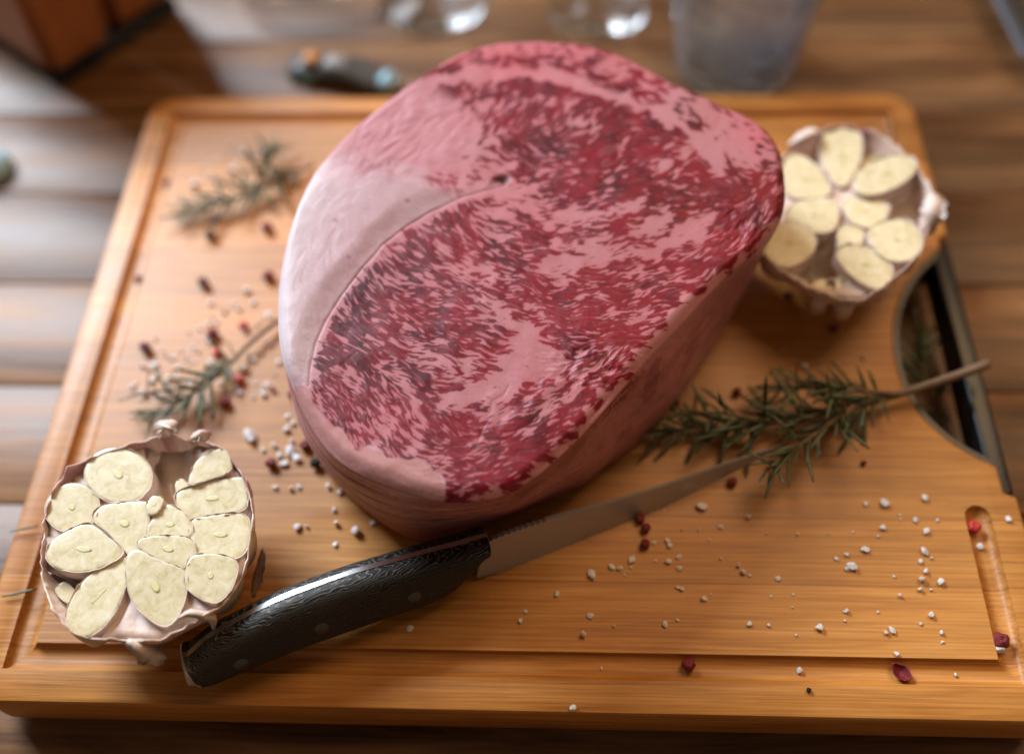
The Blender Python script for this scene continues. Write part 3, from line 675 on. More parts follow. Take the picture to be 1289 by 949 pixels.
link('butt_cap', mc_, MT['steel'], knife, sharp=60)
# blade
spine = [(606, 682), (640, 668), (690, 652), (760, 633), (830, 612), (890, 591), (940, 574), (985, 560)]
edgep = [(600, 727), (640, 716), (700, 694), (760, 669), (830, 640), (900, 606), (955, 578), (985, 561)]
NBk = 110
sp = smooth_loop(np.array([kl(K(x, y))[:2] for x, y in spine]), NBk, False); ed = smooth_loop(np.array([kl(K(x, y))[:2] for x, y in edgep]), NBk, False)
for i in range(NBk):
    x, _ = i / (NBk - 1), 0
    if .02 < x < .20 and (i % 2): sp[i] = sp[i] + (ed[i] - sp[i]) * .045         # thumb notches on the spine
rg = []
for i in range(NBk):
    u = i / (NBk - 1); t = .0011 * (1 - .55 * u)
    m1 = sp[i] + (ed[i] - sp[i]) * .62
    rg.append([(sp[i][0], sp[i][1], t), (m1[0], m1[1], t * .62), (ed[i][0], ed[i][1], .00005), (ed[i][0], ed[i][1], -.00005), (m1[0], m1[1], -t * .62), (sp[i][0], sp[i][1], -t)])
v, f = loft(rg); link('blade', fix(mesh('blade', v, f)), MT['steel'], knife, sharp=25)

# ================================================================ garlic
def garlic(label, husk_px, cloves, zf, centre_px, group, seed, flakes, cavities):
    r = random.Random(seed); base = U(*centre_px, 0.0); topc = U(*centre_px, zf)
    base = np.array([topc[0] , topc[1], 0.0])
    g = thing('garlic_half', label, 'garlic', tuple(base), group)
    ho = smooth_loop(np.array([U(x, y, zf)[:2] for x, y in husk_px]), 120)
    c = ho.mean(0); rings = []
    wob = [sum(math.sin(q * (k + 2) + ph) * am for k, (ph, am) in enumerate(ws)) for q in np.linspace(0, 2 * math.pi, 120, endpoint=False) for ws in [WS]] if False else None
    phs = [(k, r.uniform(0, 6.28)) for k in (3, 5, 8, 13, 21, 34)]
    def wv(q, a, hi=1.0): return a * sum(math.sin(k * q + p) / (1 + .09 * k * (1 if hi < 2 else .3)) for k, p in phs) / 2.2
    prof = [(.12, .0006), (.34, .0022), (.58, .0090), (.79, .0175), (.93, .025), (.985, .030), (1.0, zf - .0008), (1.0, zf + .0004)]
    qs = np.linspace(0, 2 * math.pi, 120, endpoint=False)
    for s, z in prof:
        up = smooth01(.02, zf, z)
        rings.append([(c[0] + (p[0] - c[0]) * (s + wv(q, .010) * up), c[1] + (p[1] - c[1]) * (s + wv(q, .010) * up), z + (wv(q, .0020) + r.uniform(-.0010, .0010)) * (1 if z > zf else .3 * up)) for p, q in zip(ho, qs)])
    outer = rings; inner = [[(c[0] + (p[0] - c[0]) * .987, c[1] + (p[1] - c[1]) * .987, p[2] + (0 if k > 2 else .0008)) for p in rg] for k, rg in enumerate(rings)][::-1]
    v, f = loft(outer + inner); hk = link('husk', fix(mesh('husk', np.array(v) - base, f)), MT['husk'], g)
    # pinkish membranes that fill the room between the cloves, sinking where a clove is missing
    mr = []; cav = [np.array(U(x, y, zf)[:2]) for x, y in cavities]
    for s in (.02, .2, .4, .6, .75, .88, .97):
        ring = []
        for p, q in zip(ho, qs):
            xy = c + (p - c) * s; z = zf - .0024 + .0010 * math.sin(900 * xy[0] + seed) * math.sin(800 * xy[1])
            for cv in cav: z -= .016 * math.exp(-(np.linalg.norm(xy - cv) / .0085) ** 2)
            ring.append((xy[0], xy[1], max(z, .010 + .016 * max(0, s - .55) / .42)))
        mr.append(ring)
    mr += [[(c[0] + (p[0] - c[0]) * .5, c[1] + (p[1] - c[1]) * .5, .010) for p in ho]]
    v, f = loft(mr, True, True); link('membrane', fix(mesh('membrane', np.array(v) - base, f)), MT['skin'], g)
    for ci, (cp, opts) in enumerate(cloves):
        o = smooth_loop(np.array([U(x, y, zf)[:2] for x, y in cp]), 44); cc = o.mean(0); dz = opts.get('dz', r.uniform(-.0008, .0008)); zt = zf + dz
        tx, ty = r.uniform(-.03, .03), r.uniform(-.03, .03); pq = r.uniform(0, 6)
        o = cc + (o - cc) * 1.055
        def top_ring(s, d):
            return [(cc[0] + (p[0] - cc[0]) * s, cc[1] + (p[1] - cc[1]) * s, zt - d + tx * (p[0] - cc[0]) * s + ty * (p[1] - cc[1]) * s) for p, a in zip(o, np.linspace(0, 6.283, 44))]
        rings = [top_ring(s, d) for s, d in ((.04, .0), (.3, .0), (.6, .0), (.9, .0), (.97, .00004), (.992, .0002), (1.0, .0007))]
        for kk in (.12, .3, .5, .7, .9, 1.0):
            bt = np.array([c[0], c[1]]) * .72 + cc * .28; z = (zt - .0014) * (1 - kk) + .0045 * kk; s = kk ** 1.9
            rings.append([(p[0] * (1 - s) + (bt[0] + (p[0] - cc[0]) * .25) * s, p[1] * (1 - s) + (bt[1] + (p[1] - cc[1]) * .25) * s, z) for p in o])
        v, f = loft(rings); cl = link('clove', fix(mesh('clove', np.array(v) - base, f)), MT['clove'], g)
        # papery inner skin hugging the clove
        sk = []
        for kk, s, z in ((0, 1.018, zt + .0001), (1, 1.03, zt - .004), (2, 1.0, zt - .010)):
            sk.append([(cc[0] + (p[0] - cc[0]) * s, cc[1] + (p[1] - cc[1]) * s, z + (wv(q * 1.7 + ci, .0006) if kk == 0 else 0)) for p, q in zip(o, np.linspace(0, 6.283, 44))])
        sk += [[(cc[0] + (p[0] - cc[0]) * .978, cc[1] + (p[1] - cc[1]) * .978, p[2]) for p in rg] for rg in sk[::-1]]
        v, f = loft(sk + [sk[0]], False, False); link('skin', fix(mesh('skin', np.array(v) - base, f)), MT['skin'], cl)
        ge = opts.get('germ')
        if ge:
            L, wd, an = ge; L *= 1.0 / 3400; wd *= 1.0 / 3400; an = math.radians(-an); gg = []
            gc = cc + (np.array(opts['gc'][:2]) if 'gc' in opts else 0)
            for s, h in ((1.0, -.0003), (.96, .00003), (.6, .00006), (.05, .00002)):
                gg.append([(gc[0] + (math.cos(q) * L * math.cos(an) - math.sin(q) * wd * math.sin(an)) * s, gc[1] + (math.cos(q) * L * math.sin(an) + math.sin(q) * wd * math.cos(an)) * s, zt + h) for q in np.linspace(0, 6.283, 20, endpoint=False)])
            v, f = loft(gg); link('germ', fix(mesh('germ', np.array(v) - base, f)), MT['germ'], cl)
    for pts, w in flakes:
        path = smooth_loop(np.array([U(x, y, z) for x, y, z in pts]), 14, False); rg = []
        for i, p in enumerate(path):
            u = i / 13; t = path[min(i + 1, 13)] - path[max(i - 1, 0)]; t /= np.linalg.norm(t); s = np.cross(t, [0, 0, 1]); s /= np.linalg.norm(s) + 1e-9
            ww = w * (.25 + .75 * math.sin(math.pi * u) ** .7) * r.uniform(.8, 1.2); cu = ww * .7 * math.sin(3 * u + seed)
            rg.append([p + s * ww + [0, 0, cu], p + [0, 0, .0003], p - s * ww + [0, 0, cu * .4], p - [0, 0, .0002]])
        v, f = loft(rg); link('skin_flake', fix(mesh('skin_flake', np.array(v) - base, f)), MT['skin'], g)
    return g
def cr(pts, ox, oy, k): return [(ox + x * k, oy + y * k) for x, y in pts]
def ell(x, y, rx, ry, a=0, n=14): a = math.radians(a); return [(x + rx * math.cos(q) * math.cos(a) - ry * math.sin(q) * math.sin(a), y + rx * math.cos(q) * math.sin(a) + ry * math.sin(q) * math.cos(a)) for q in np.linspace(0, 6.283, n, endpoint=False)]
A1 = [(ell(358, 215, 114, 92, 10), dict(germ=(8, 5, 35))), (ell(195, 328, 92, 80, -20), dict(germ=(5, 4, 60))),
  ([(118, 485), (150, 440), (240, 395), (290, 410), (372, 490), (290, 545), (200, 556), (130, 530)], dict(germ=(11, 4, 5))),
  ([(392, 520), (385, 600), (330, 720), (250, 778), (192, 752), (180, 700), (215, 620), (280, 550), (350, 513)], dict(germ=(13, 1.6, -55))),
  ([(273, 370), (310, 325), (450, 313), (463, 350), (455, 440), (403, 492), (380, 475), (330, 420)], dict(germ=(7, 5, 20))),
  ([(463, 402), (500, 352), (540, 323), (606, 370), (606, 432), (480, 434)], dict(germ=(6, 4, 0))),
  ([(434, 465), (470, 438), (600, 438), (628, 490), (590, 540), (520, 526)], dict(germ=(8, 4, 15))),
  ([(395, 520), (430, 488), (500, 518), (592, 560), (592, 640), (570, 705), (520, 742), (440, 692), (400, 620)], dict(germ=(11, 5, 55))),
  ([(611, 400), (630, 370), (760, 350), (810, 370), (814, 450), (775, 503), (690, 496), (630, 476)], dict(germ=(10, 4, 3))),
  ([(599, 570), (620, 510), (700, 500), (772, 525), (765, 600), (710, 662), (650, 647), (605, 612)], dict(germ=(5, 4, 70))),
  ([(562, 290), (600, 260), (780, 225), (802, 260), (797, 330), (700, 357), (620, 362), (580, 330)], dict(germ=(10, 4, -8))),
  ([(613, 247), (640, 170), (720, 130), (750, 165), (747, 207), (680, 232)], dict(dz=.0006)),
  ([(463, 325), (490, 293), (520, 310), (502, 350), (470, 357)], dict(dz=.0012, germ=(3, 2, -60))),
  ([(353, 745), (370, 700), (400, 668), (437, 710), (432, 780), (372, 797)], dict(dz=-.0035)),
  ([(118, 600), (150, 575), (185, 600), (195, 640), (150, 640)], dict(dz=-.005)), ([(605, 665), (630, 640), (668, 660), (650, 690), (615, 692)], dict(dz=-.003)),
  ([(555, 240), (575, 222), (598, 240), (590, 275), (562, 275)], dict(dz=-.002))]
H1 = [(245, 168), (310, 135), (380, 116), (440, 98), (540, 82), (640, 92), (700, 108), (762, 165), (805, 235), (832, 330), (832, 420), (800, 560), (748, 650), (685, 705), (570, 765), (490, 803), (360, 797), (250, 790), (185, 760), (110, 645), (83, 560), (93, 400), (130, 280), (190, 208)]
F1 = [([(200, 838, .020), (190, 826, .028), (178, 815, .034), (160, 806, .036)], .004), ([(318, 752, .004), (324, 725, .012), (330, 700, .022), (332, 690, .026)], .0022), ([(268, 792, .026), (262, 776, .034), (240, 770, .037), (225, 778, .036)], .0022), ([(215, 548, .036), (206, 536, .040), (222, 530, .036)], .004), ([(258, 556, .036), (252, 544, .040), (240, 552, .038)], .003), ([(192, 838, .010), (188, 822, .020), (196, 806, .030)], .003)]
garlic('cut garlic half with purple tinged husk beside the knife handle', cr(H1, 20, 520, .3583), [(cr(p, 20, 520, .3583), o) for p, o in A1], .034, (185, 680), 'garlic halves on the board', 3, F1, cr([(520, 175), (510, 230), (180, 590)], 20, 520, .3583))
A2 = [([(285, 200), (300, 110), (380, 75), (460, 100), (472, 200), (430, 300), (380, 347), (320, 300)], dict(germ=(4, 8, 0))),
  ([(440, 330), (500, 270), (600, 230), (692, 235), (722, 290), (640, 370), (520, 412), (450, 390)], dict(dz=.002, germ=(9, 4, -20))),
  ([(108, 270), (150, 213), (230, 238), (302, 320), (312, 392), (200, 412), (118, 380)], dict(germ=(5, 4, 30))),
  ([(118, 480), (180, 430), (320, 420), (362, 480), (330, 562), (230, 572), (138, 540)], dict(germ=(6, 4, 0))),
  ([(8, 640), (60, 560), (150, 530), (242, 600), (232, 680), (130, 742), (38, 710)], dict(germ=(8, 4, 0))),
  ([(390, 450), (450, 402), (560, 420), (602, 470), (540, 542), (440, 532)], dict(germ=(5, 3, 40))),
  ([(508, 600), (560, 540), (680, 528), (752, 600), (732, 692), (640, 722), (560, 692)], dict(germ=(7, 4, 10), dz=.001)),
  ([(358, 680), (420, 640), (540, 670), (612, 750), (582, 842), (490, 832), (400, 762)], dict(germ=(8, 4, 30))),
  ([(363, 772), (430, 772), (472, 832), (440, 892), (380, 882)], dict(dz=-.004)), ([(368, 560), (430, 542), (482, 572), (460, 642), (378, 642)], dict(dz=-.001)),
  ([(250, 790), (300, 760), (345, 790), (330, 850), (265, 850)], dict(dz=-.006)), ([(490, 190), (550, 150), (610, 180), (600, 215), (510, 225)], dict(dz=-.007))]
H2 = [(110, 168), (190, 108), (290, 78), (380, 58), (540, 95), (665, 178), (760, 290), (845, 430), (852, 500), (800, 590), (760, 690), (650, 800), (510, 905), (400, 915), (240, 870), (100, 790), (-20, 690), (-60, 560), (-40, 400), (30, 260)]
F2 = [([(1160, 292, .030), (1172, 275, .036), (1176, 258, .038), (1172, 245, .036)], .005), ([(1020, 350, .018), (1035, 356, .024), (1050, 352, .030)], .003), ([(992, 182, .034), (1010, 172, .038), (1030, 164, .036)], .003)]
H2 = [(430 + (x - 430) * .965, 480 + (y - 480) * .965) for x, y in H2]
garlic('cut garlic half with gaps between its cloves beside the board handle', cr(H2, 960, 140, .2634), [(cr(p, 960, 140, .2634), o) for p, o in A2], .034, (1070, 275), 'garlic halves on the board', 5, F2, cr([(300, 640), (290, 700), (690, 450), (720, 400), (500, 140), (240, 160)], 960, 140, .2634))

# ================================================================ rosemary
def leaf_mesh(bend, wid):
    rg = []
    for i in range(6):
        u = i / 5; w = wid * (math.sin(math.pi * (.10 + .82 * u)) ** .6); z = -bend * u * u
        rg.append([(u, w, z), (u, w * .35, z + wid * .45), (u, -w * .35, z + wid * .45), (u, -w, z), (u, 0, z - wid * .25)])
    v, f = loft(rg); return fix(mesh('leaf', v, f))
LEAVES = [leaf_mesh(b, w) for b, w in ((.05, .044), (.16, .05), (-.08, .040), (.30, .052))]
for me in LEAVES: me.materials.append(MT['leaf']); me.polygons.foreach_set('use_smooth', [True] * len(me.polygons))
def put_leaf(parent, base, p, d, up, L, r, w=1.0):
    d = np.asarray(d, float); d /= np.linalg.norm(d); s = np.cross(up, d); s /= np.linalg.norm(s) + 1e-9; u = np.cross(d, s)
    o = bpy.data.objects.new('leaf', r.choice(LEAVES)); COL.objects.link(o); o.parent = parent
    m = Matrix.Identity(4)
    for a in range(3): m[a][0], m[a][1], m[a][2], m[a][3] = d[a] * L, s[a] * L * w, u[a] * L * w, p[a] - base[a]
    o.matrix_local = m; return o
def sprig(label, branches, seed, zmin=.0012):
    r = random.Random(seed); b0 = np.array(U(*branches[0]['p'][0])); base = np.array([b0[0], b0[1], zmin - .0012])
    g = thing('rosemary_sprig', label, 'rosemary', tuple(base), 'rosemary sprigs')
    for br in branches:
        path = smooth_loop(np.array([U(*q) for q in br['p']]), 26, False); n = len(path)
        rad = [br.get('r', .0013) * (1 - .6 * i / n) for i in range(n)]
        v, f = tube(path, rad, 7); link('stem', fix(mesh('stem', np.array(v) - base, f)), MT['stem'], g)
        s0, s1 = br.get('leaf', (.1, 1.0)); N = br.get('n', 30)
        for k in range(N):
            u = s0 + (s1 - s0) * (k + r.random() * .8) / N; x = u * (n - 1); i = int(min(x, n - 2)); p = path[i] + (path[i + 1] - path[i]) * (x - i)
            t = path[i + 1] - path[i]; t /= np.linalg.norm(t); sd = np.cross(t, [0, 0, 1]); sd /= np.linalg.norm(sd); upv = np.cross(sd, t)
            q = r.uniform(-.35, math.pi + .35); radl = sd * math.cos(q) + upv * math.sin(q) * .75; sp_ = math.radians(r.gauss(br.get('spread', 44), 22))
            d = t * math.cos(sp_) * br.get('dir', 1) + radl * math.sin(sp_); L = br.get('L', .019) * r.uniform(.45, 1.2) * (1 - .35 * max(0, u - .75) / .25)
            if p[2] + d[2] / np.linalg.norm(d) * L < zmin: d[2] = (zmin - p[2]) / L
            put_leaf(g, base, p, d, upv + sd * r.uniform(-.5, .5) + t * .01, L, r)
    return g
sprig('rosemary sprig with long bare brown stem reaching over the black board handle', [
  dict(p=[(1244, 458, .010), (1200, 474, .009), (1150, 490, .007), (1110, 502, .006), (1050, 516, .008), (980, 530, .008), (900, 540, .006), (822, 548, .004)], leaf=(.30, 1.0), n=110, L=.021, r=.0021),
  dict(p=[(1130, 496, .008), (1085, 492, .010), (1040, 490, .012), (1000, 486, .010), (965, 486, .006)], leaf=(.15, 1.0), n=52, L=.017, r=.0012),
  dict(p=[(1075, 512, .009), (1035, 540, .013), (1000, 566, .013), (965, 590, .014)], leaf=(.05, 1.0), n=46, L=.017, r=.0012),
  dict(p=[(960, 533, .009), (915, 520, .010), (870, 520, .009), (830, 528, .006)], leaf=(.1, 1.0), n=22, L=.016, r=.0010)], 21)
sprig('rosemary sprig lying among the salt heap behind the garlic half with purple tinged husk', [
  dict(p=[(368, 392, .003), (338, 412, .004), (306, 440, .004), (280, 468, .005), (250, 490, .006), (215, 512, .005), (190, 530, .003)], leaf=(.42, 1.0), n=60, L=.016, r=.0013),
  dict(p=[(262, 484, .005), (230, 488, .008), (200, 492, .007), (180, 494, .006)], leaf=(.2, 1.0), n=12, L=.014, r=.0009)], 22)
sprig('rosemary sprig lying near the corner of the juice groove away from the garlic', [
  dict(p=[(395, 208, .003), (350, 226, .005), (310, 246, .006), (270, 258, .006), (228, 268, .003)], leaf=(.10, 1.0), n=72, L=.017, r=.0013),
  dict(p=[(322, 238, .006), (330, 218, .010), (338, 200, .011), (346, 186, .008)], leaf=(.15, 1.0), n=38, L=.014, r=.0010)], 23)
sprig('small pale rosemary sprig lying on the table inside the handle opening', [
  dict(p=[(1196, 530, TZ + .003), (1176, 500, TZ + .008), (1162, 468, TZ + .014), (1156, 425, TZ + .018)], leaf=(.05, 1.0), n=26, L=.020, r=.0011)], 24, TZ + .0012)
for (x, y, an_, L, lab) in ((30, 662, 20, .012, 'single green rosemary leaf sticking out beside garlic husk over bare board edge'), (28, 742, -25, .014, 'single green rosemary leaf lying across the juice groove beside garlic husk')):
    p = U(x + 18, y - 2, .003); o = link('rosemary_leaf', LEAVES[0], None); d = U(x, y, .004) - p; d /= np.linalg.norm(d); s_ = np.cross([0, 0, 1], d)
    o.matrix_world = Matrix([[d[0] * L, s_[0] * L, 0, p[0]], [d[1] * L, s_[1] * L, 0, p[1]], [0, 0, L, .0022], [0, 0, 0, 1]]); tag(o, lab, 'rosemary leaf')

# ================================================================ salt and pepper
def crystal(seed):
    r = random.Random(seed); bm = bmesh.new(); bmesh.ops.create_icosphere(bm, subdivisions=2, radius=1)
    ax = [r.uniform(.75, 1.1), r.uniform(.7, 1.0), r.uniform(.6, .85)]; pl = [(Vector((r.gauss(0, 1), r.gauss(0, 1), r.gauss(0, 1))).normalized(), r.uniform(.42, .72)) for _ in range(8)]
    for v in bm.verts:
        for n, d in pl:
            e = v.co.dot(n)
            if e > d: v.co -= n * (e - d)
        v.co = Vector((v.co.x * ax[0], v.co.y * ax[1], v.co.z * ax[2])) * r.uniform(.95, 1.05)
    zmin = min(v.co.z for v in bm.verts)
    for v in bm.verts: v.co.z -= zmin
    me = bpy.data.meshes.new('salt_crystal'); bm.to_mesh(me); bm.free(); me.materials.append(MT['salt']); me.polygons.foreach_set('use_smooth', [True] * len(me.polygons)); me.set_sharp_from_angle(angle=math.radians(12)); return me
CR = [crystal(i) for i in range(7)]
def groove_z(x, y):
    for d in (abs(abs(x) - gx), abs(y - gy0), abs(y - gy1)):
        if d < .0045 and abs(x) < gx + .005 and gy0 - .005 < y < gy1 + .005: return -.0036 * math.sqrt(max(0, 1 - (d / .0052) ** 2))
    return 0.0
def salt(lst, label, group, jit=0):
    r = random.Random(len(lst))
    for (x, y, s) in lst:
        p = U(x, y, .001); o = bpy.data.objects.new('salt_crystal', r.choice(CR)); COL.objects.link(o); k = s / 2.0 / 3300 * 1.22
        o.location = (p[0], p[1], groove_z(p[0], p[1]) + .00005); o.rotation_euler = (0, 0, r.uniform(0, 6.28)); k *= r.uniform(.85, 1.3); o.scale = (k * r.uniform(.8, 1.2), k, k * r.uniform(.8, 1.1)); tag(o, label, 'salt', group)
salt([(1115,634,9),(1165,626,10),(1153,654,8),(1166,668,8),(1112,663,6),(1090,633,5),(1089,691,8),(1073,712,9),(1066,716,7),(1053,702,5),(1066,697,5),(1164,694,8),(1159,706,5),(1166,718,8),(1160,728,7),(1184,732,11),(1159,741,7),(1134,749,7),(1066,768,7),(1173,773,7),(1160,784,5),(1123,792,8),(1116,795,7),(1031,789,8),(944,784,7),(1186,795,6),(1187,807,4),(1129,822,6),(1009,839,9),(1208,845,5),(930,711,7),(936,720,8),(979,727,7),(942,651,6),(907,662,5),(883,637,9),(907,702,3),(721,890,8),(735,798,9),(743,774,8),(701,747,8),(661,768,6),(655,781,7),(773,787,4),(837,785,7),(853,779,4),(745,723,9),(770,713,6),(780,715,7),(795,704,7),(843,685,7),(840,679,6),(842,706,7),(854,700,7),(855,714,7),(858,740,6),(887,753,9),(516,790,9),(824,682,4),(1270,652,8),(758,836,4),(1013,460,7),(1035,462,7),(985,440,5),(1088,450,6),(930,430,5)],
     'white salt crystal scattered on the open board between knife blade and handle', 'salt scattered in front of the knife')
tag(bpy.data.objects['salt_crystal'], None)
salt([(1238, 682, 11), (1262, 816, 11)], 'white salt crystal lying in the juice groove against a red peppercorn', 'salt in the groove')
salt([(447,670,10),(424,659,8),(375,663,8),(386,662,7),(428,618,9),(413,612,9),(345,613,7),(366,615,9),(376,612,8),(470,657,7),(422,684,7),(420,641,5),(345,560,10),(365,568,12),(374,577,11),(352,573,9),(360,540,9),(330,566,7),(357,583,9),(368,555,8)],
     'white salt crystal on the board between garlic half and beef roast', 'salt between garlic and roast')
salt([(315, 550, 18)], 'large angular white salt flake standing alone near the garlic half', None)
heap = [(295,381),(300,388),(288,384),(267,398),(262,407),(272,404),(311,367),(328,401),(322,408),(308,415),(265,381),(282,392),(277,385),(242,435),(248,441),(265,429),(259,424),(208,446),(214,451),(180,461),(187,464),(194,459),(166,486),(171,481),(183,495),(178,490),(191,478),(197,473),(205,483),(211,477),(217,466),(223,461),(222,475),(229,481),(240,483),(245,476),(265,455),(259,461),(254,515),(260,511),(296,486),(301,493),(294,472),(289,466),(302,461),(309,465),(319,452),(313,447),(328,444),(336,426),(341,432),(336,483),(342,489),(331,495),(327,489),(368,532),(362,523),(345,470),(350,455),(232,450),(238,456),(200,468),(212,489),(275,440),(250,412),(318,380),(337,395)]
salt([(x, y, rnd.uniform(5, 9.5)) for x, y in heap], 'white salt crystal in the loose heap around the fallen rosemary', 'salt heaped around the rosemary')
salt([(x, y, rnd.uniform(7, 10)) for x, y in [(285,195),(300,205),(262,225),(270,205),(310,215),(293,214),(255,212),(305,192),(278,230),(318,204),(244,232),(290,182)]], 'white salt crystal beside the rosemary near the groove corner', 'salt near the groove corner')
fine = []
rf = random.Random(77)
for _ in range(34): a_, r_2 = rf.uniform(0, 6.28), rf.gauss(0, 1); fine.append((245 + rf.gauss(0, 42), 455 + rf.gauss(0, 40), rf.uniform(3, 5.5)))
salt(fine, 'tiny fine salt grain in the loose heap around the fallen rosemary', 'fine salt around the rosemary')
salt([(rf.uniform(760, 1200), rf.uniform(640, 800), rf.uniform(2.2, 4)) for _ in range(30)], 'tiny fine salt grain on the open board in front of the knife blade', 'fine salt in front of the knife')
def corn(seed, split=False):
    r = random.Random(seed); bm = bmesh.new(); bmesh.ops.create_icosphere(bm, subdivisions=3, radius=1); ph = [r.uniform(0, 6) for _ in range(6)]
    for v in bm.verts:
        c = v.co.copy(); w = .06 * math.sin(5 * c.x + ph[0]) + .06 * math.sin(6 * c.y + ph[1]) + .05 * math.sin(7 * c.z + ph[2]) + .04 * math.sin(11 * c.x + 9 * c.y + ph[3])
        v.co *= 1 + w
        if split and v.co.z > .1: v.co.z = .1 - (v.co.z - .1) * .8; v.co.x *= 1.0
        v.co.z *= .9
        if c.z > .85: v.co.z -= (c.z - .85) * 1.3
    z = min(v.co.z for v in bm.verts)
    for v in bm.verts: v.co.z -= z
    me = bpy.data.meshes.new('peppercorn'); bm.to_mesh(me); bm.free(); me.polygons.foreach_set('use_smooth', [True] * len(me.polygons)); return me
CORN = [corn(1), corn(2), corn(3), corn(4, True)]
def pepper(x, y, s, label, mat='pepper', kind=0, group=None, st=1.0):
    me = CORN[kind].copy(); me.materials.clear(); me.materials.append(MT[mat]); o = bpy.data.objects.new('peppercorn', me); COL.objects.link(o); p = U(x, y, .002); k = s / 2 / 3300 * 1.15
    o.location = (p[0], p[1], groove_z(p[0], p[1]) + .00005); o.scale = (k * st, k, k); o.rotation_euler = (0, 0, rnd.uniform(0, 6.28) if st == 1 else -.8); tag(o, label, 'peppercorn', group)
pepper(1229, 659, 15, 'shiny bright red peppercorn at the rounded end of the juice groove', 'pepperbright', 0)
pepper(1263, 803, 17, 'dark red peppercorn sitting in the corner of the juice groove', 'pepper', 1)
pepper(1138, 842, 15, 'split red peppercorn shell lying in the front juice groove', 'pepper', 3, None, 1.5)
pepper(868, 833, 14, 'deep red oval peppercorn on the board near the front groove', 'pepper', 2)
for q in ((812, 684), (813, 664), (806, 652)): pepper(*q, 11, 'red peppercorn in the little row under the knife blade', 'pepper', 0, 'peppercorns under the blade')
pepper(922, 606, 11, 'red peppercorn under the knife tip beside the rosemary', 'pepper', 1)
pepper(992, 373, 13, 'dark red peppercorn between the beef roast and a garlic half', 'pepper', 2); pepper(1050, 413, 12, 'dark red peppercorn near the curved handle opening', 'pepper', 0)
pepper(1088, 581, 6, 'tiny brown pepper fragment alone on the board below the rosemary tip', 'pepperdark', 1)
for q in ((928, 493), (850, 507), (893, 545)): pepper(*q, 11, 'dark red peppercorn tucked among the rosemary beside the roast', 'pepper', 2, 'peppercorns among the rosemary')
for q, mt in (((256, 356), 'pepperdark'), ((183, 438), 'pepperdark'), ((265, 297), 'pepperdark')): pepper(*q, 13, 'dark brown oblong pepper husk on the board near the rosemary', mt, 2, 'dark pepper husks', 1.5)
for q in ((336, 287), (338, 348), (268, 420)): pepper(*q, 15, 'dark red peppercorn on the board beside the fat cap of the roast', 'pepper', 1, 'peppercorns beside the fat cap')
for q in ((306, 409), (273, 444), (301, 477)): pepper(*q, 12, 'bright red peppercorn in the salt heap', 'pepperbright', 0, 'bright peppercorns in the salt heap')
for q in ((208, 226), (173, 348)): pepper(*q, 12, 'dark red peppercorn lying in the side juice groove', 'pepper', 2, 'peppercorns in the side groove')
for q in ((341, 583), (384, 560), (369, 497), (284, 506)): pepper(*q, 13, 'dark red peppercorn close to the base of the roast near the garlic', 'pepper', 1, 'peppercorns near garlic and roast')
pepper(397, 583, 13, 'black peppercorn pressed against the front fat of the roast', 'black', 2)
pepper(1019, 867, 5, 'tiny black speck of pepper on the front rim of the board', 'black', 1)

# ================================================================ things on the table behind the board
def at(x, y): return U(x, y, TZ)
gp = U(922, 82, TZ)
gl_ = thing('drinking_glass', 'clear textured tumbler standing right behind the cutting board', 'glass', tuple(gp))
v, f = lathe([(.0005, 0), (.030, 0), (.0335, .0015), (.0350, .005), (.0405, .05), (.0480, .115), (.0475, .1165), (.0462, .1155), (.0385, .05), (.0325, .011), (.030, .0085), (.0005, .0078)], 64)
link('tumbler_body', fix(mesh('tumbler_body', v, f)), MT['pressed'], gl_)
def stemglass(x, y, label, k=1.0):
    p = U(x, y, TZ); g = thing('wine_glass', label, 'wine glass', tuple(p))
    v, f = lathe([(.0005, 0), (.032 * k, 0), (.0335 * k, .0012), (.030 * k, .0022), (.012 * k, .0042), (.0055, .009), (.0042, .02), (.0040, .06), (.006, .075)], 48); link('foot_and_stem', fix(mesh('stem', v, f)), MT['glass'], g)
    v, f = lathe([(.0005, .0745), (.006, .0755), (.022, .085), (.034, .105), (.038, .125), (.034, .155), (.0335, .155), (.0372, .125), (.033, .106), (.0215, .087), (.0005, .079)], 48); link('bowl', fix(mesh('bowl', v, f)), MT['glass'], g)
stemglass(545, 4, 'clear wine glass with round foot standing behind the fat cap of the roast')
stemglass(752, 12, 'clear wine glass standing close beside the textured tumbler', .9)
bp = U(385, -42, TZ); dish = thing('glass_dish', 'shallow clear glass dish at the far edge of the table', 'dish', tuple(bp))
v, f = lathe([(.0005, 0), (.034, 0), (.040, .003), (.050, .018), (.0515, .026), (.050, .0265), (.0482, .019), (.038, .0058), (.033, .0035), (.0005, .0035)], 56); link('dish_body', fix(mesh('dish', v, f)), MT['glass'], dish)
